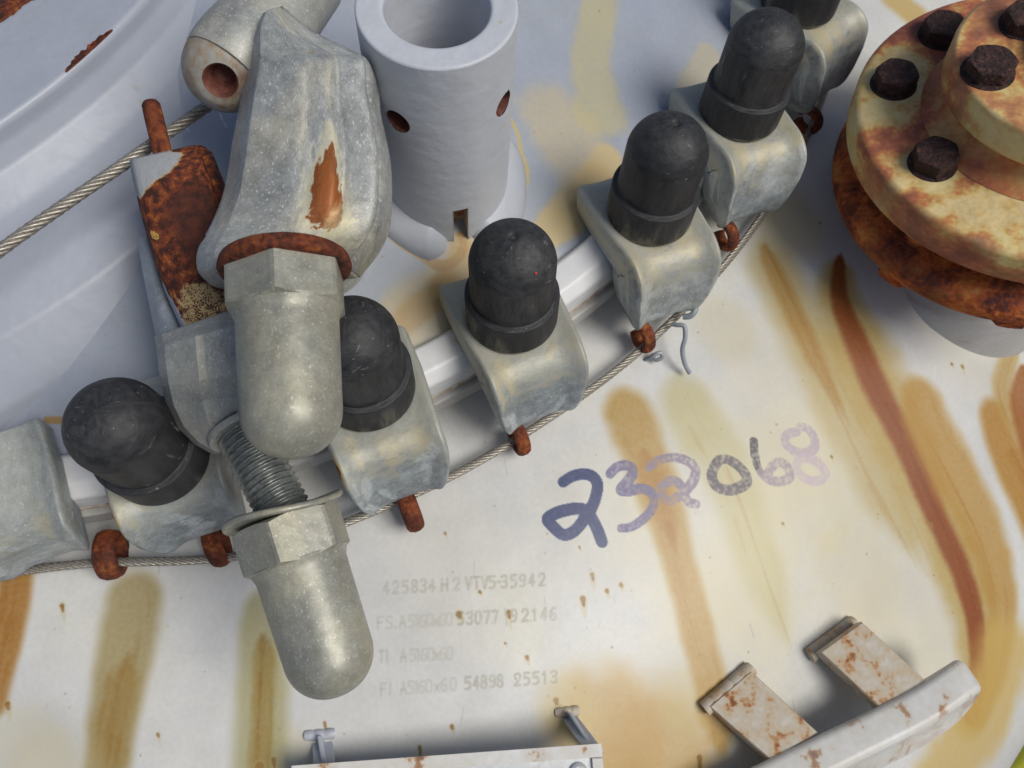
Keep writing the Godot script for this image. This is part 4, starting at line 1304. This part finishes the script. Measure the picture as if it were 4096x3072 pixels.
func build_brackets() -> void:
	# --- nameplate holder near the bottom of the picture
	var d0 := on_tab(1222, 1545, head_tab)
	var yp := d0.y + .034
	var t := thing("nameplate_holder", "aluminium nameplate holder raised on two small welded legs", "nameplate", Vector3(d0.x, d0.y, d0.z))
	var a := G(630, 1654, yp)
	var b := G(1298, 1606, yp)
	var down := (b - a).cross(Vector3.UP).normalized()
	if down.z < 0: down = -down
	down = (down + Vector3(0, -.10, 0)).normalized()
	var th := Vector3.UP * -.004
	part(t, "plate", prism([a, b, b + down * .09, a + down * .09], th, .0010), M.alu)
	var up := Vector3.UP * .0022
	var e := (b - a).normalized()
	part(t, "rim_strip", prism([a + up * .05, b + up * .05, b + down * .007 + up * .05, a + down * .007 + up * .05], up, .0006), M.scuffed)
	part(t, "rim_strip", prism([b - e * .006 + down * .0072 + up * .05, b + down * .0072 + up * .05, b + down * .088 + up * .05, b - e * .006 + down * .088 + up * .05], up, .0006), M.scuffed)
	var scp := b - e * .014 + down * .014 + Vector3.UP * .0002
	var sx := axis_xf(scp, scp + Vector3.UP)
	var sc := part(t, "screw", lathe(round_poly([Vector2(.0052, 0), Vector2(.0050, .0018), Vector2(.0032, .0026), Vector2(.0020, .0026), Vector2(.0019, .0008), Vector2(.0003, .0008)], 3, .0005), sx, 28), M.alu)
	for q in [[692, 1590, .012], [1226, 1540, .010]]:
		var f := on_tab(q[0], q[1], head_tab)
		var w: Vector3 = e * q[2]
		var dv := (Vector3(f.x - AX.x, 0, f.z - AX.y)).normalized()
		var hgt := Vector3.UP * (yp - f.y - .004)
		var lg := part(t, "leg", prism([f - w * .5 - Vector3.UP * .004, f + w * .5 - Vector3.UP * .004, f + w * .5 + hgt + dv * .022, f - w * .5 + hgt + dv * .022], dv * .004, .0008), M.paint)
		part(lg, "gusset", prism([f - Vector3.UP * .008 - w * .08, f + dv * .024 - Vector3.UP * .012 - w * .08, f + dv * .028 + hgt - w * .08, f + hgt * .4 - w * .08], w * .22, .0006), M.paint)
		var wl := []
		for k in 9: wl.append(f + w * ((k - 4) / 6.0) + Vector3.UP * (.0005 * sin(k * 2.1)) - dv * .001)
		part(lg, "weld_bead", tube(wl, .0032, 10), M.rust_paint if q[0] > 1000 else M.paint)
	# --- rail bracket at the lower right: two tabs and a bar with a round end
	var f1 := on_tab(1578, 1492, head_tab)
	var yt := f1.y + .010
	var t2 := thing("rail_bracket", "rust stained bracket of two welded tabs carrying a round-ended white bar", "bracket", f1)
	var th2 := Vector3.UP * -.011
	for s in [[1532, 1526, 1622, 1448, 1768, 1582, 1668, 1645], [1772, 1408, 1862, 1342, 2010, 1478, 1908, 1536]]:
		var pl := []
		for k in range(0, 8, 2): pl.append(G(s[k], s[k + 1], yt))
		var tb := part(t2, "tab", prism(pl, th2, .0012), M.rust_paint)
		var wl := []
		for k in 13:
			var p: Vector3 = pl[0].lerp(pl[1], -.06 + k / 12.0 * 1.12)
			p.y = prof(head_tab, Vector2(p.x - AX.x, p.z - AX.y).length()) + .003 + .0004 * sin(k * 2.4)
			wl.append(p)
		part(tb, "weld_bead", tube(spline(wl, 3), .0052, 10), M.rust_paint)
	var bl := G(1600, 1668, yt + .004)
	var br := G(2075, 1440, yt + .004)
	var ex := (br - bl).normalized()
	var out := ex.cross(Vector3.UP).normalized()
	if out.z < 0: out = -out
	# bar: stands on edge, top face ~12 mm, outer face ~45 mm, rounded end
	var poly := []
	var hh := .040
	var L := bl.distance_to(br)
	for k in 13: poly.append(Vector2(lerp(-.06, L - .010, k / 12.0), 0))
	for k in range(1, 9):
		var an := PI / 2 - PI * k / 8.0
		poly.append(Vector2(L - .006 + cos(an) * hh * .52, -hh * .5 + sin(an) * hh * .5))
	for k in 13: poly.append(Vector2(lerp(L - .012, -.06, k / 12.0), -hh))
	var ol := []
	for p in poly:
		var bend: float = pow(max(0.0, p.x - (L - .055)), 2.0) * 1.6      # the end curls in towards the tank
		ol.append(bl + ex * (p.x - bend * .4) - out * bend + (Vector3.UP * .92 - out * .40).normalized() * p.y)
	var bar := part(t2, "bar", bevel_bar(ol, out * .022 + Vector3.UP * .004), M.scuffed)
	bar.set_meta("label", "white bar with rounded end and rust flecked top edge")
func bevel_bar(ol: Array, th: Vector3) -> ArrayMesh:
	var c := Vector3.ZERO
	for p in ol: c += p
	c /= ol.size()
	var rows := []
	for s in [[0.0, .0038], [.05, .0018], [.12, .0006], [.22, 0.0], [.78, 0.0], [.88, .0006], [.95, .0018], [1.0, .0038]]:
		var row := []
		for k in ol.size():
			var p: Vector3 = ol[k]
			var tg: Vector3 = ol[(k + 1) % ol.size()] - ol[(k - 1 + ol.size()) % ol.size()]
			var o := tg.cross(th).normalized()
			if o.dot(p - c) < 0: o = -o
			row.append(p - o * s[1] + th * s[0])
		rows.append(row)
	return grid(rows)

func build_small() -> void:
	# split pin wires hanging at the clamp beside the pen number
	var t := thing("split_pin", "small bent steel split pin wire hanging at a clamp lug", "pin", W(1475, 740, .56))
	part(t, "shank", tube(spline([W(1452, 700, .556), W(1462, 702, .554), W(1478, 705, .552), W(1480, 730, .553), W(1474, 755, .556), W(1478, 782, .560), W(1486, 800, .563), W(1490, 806, .564)], 5), .0016, 8), M.zinc)
	part(t, "loop", tube(spline([W(1385, 780, .572), W(1402, 774, .566), W(1414, 766, .562), W(1428, 762, .562), W(1430, 772, .563), W(1418, 778, .564), W(1408, 770, .566)], 5), .0014, 8), M.zinc)
	part(t, "head", tube(spline([W(1480, 668, .556), W(1494, 655, .554), W(1502, 668, .553), W(1492, 682, .554), W(1476, 684, .556)], 4), .0022, 8), M.zinc)
	var y := thing("guard_rail", "yellow tubular guard rail standing below the tank edge", "railing", Vector3(.9, -2.2, .25))
	var p0 := G(2240, 1640, -.75)
	var p1 := G(2205, 1675, -.75)
	var d := (p1 - p0).normalized()
	part(y, "rail", tube([p0 - d * .4, p1 + d * .4], .022, 20), M.yellow)
	for q in [p0 - d * .38, p1 + d * .38]: part(y, "post", tube([q, Vector3(q.x, -2.2, q.z)], .02, 16), M.yellow)
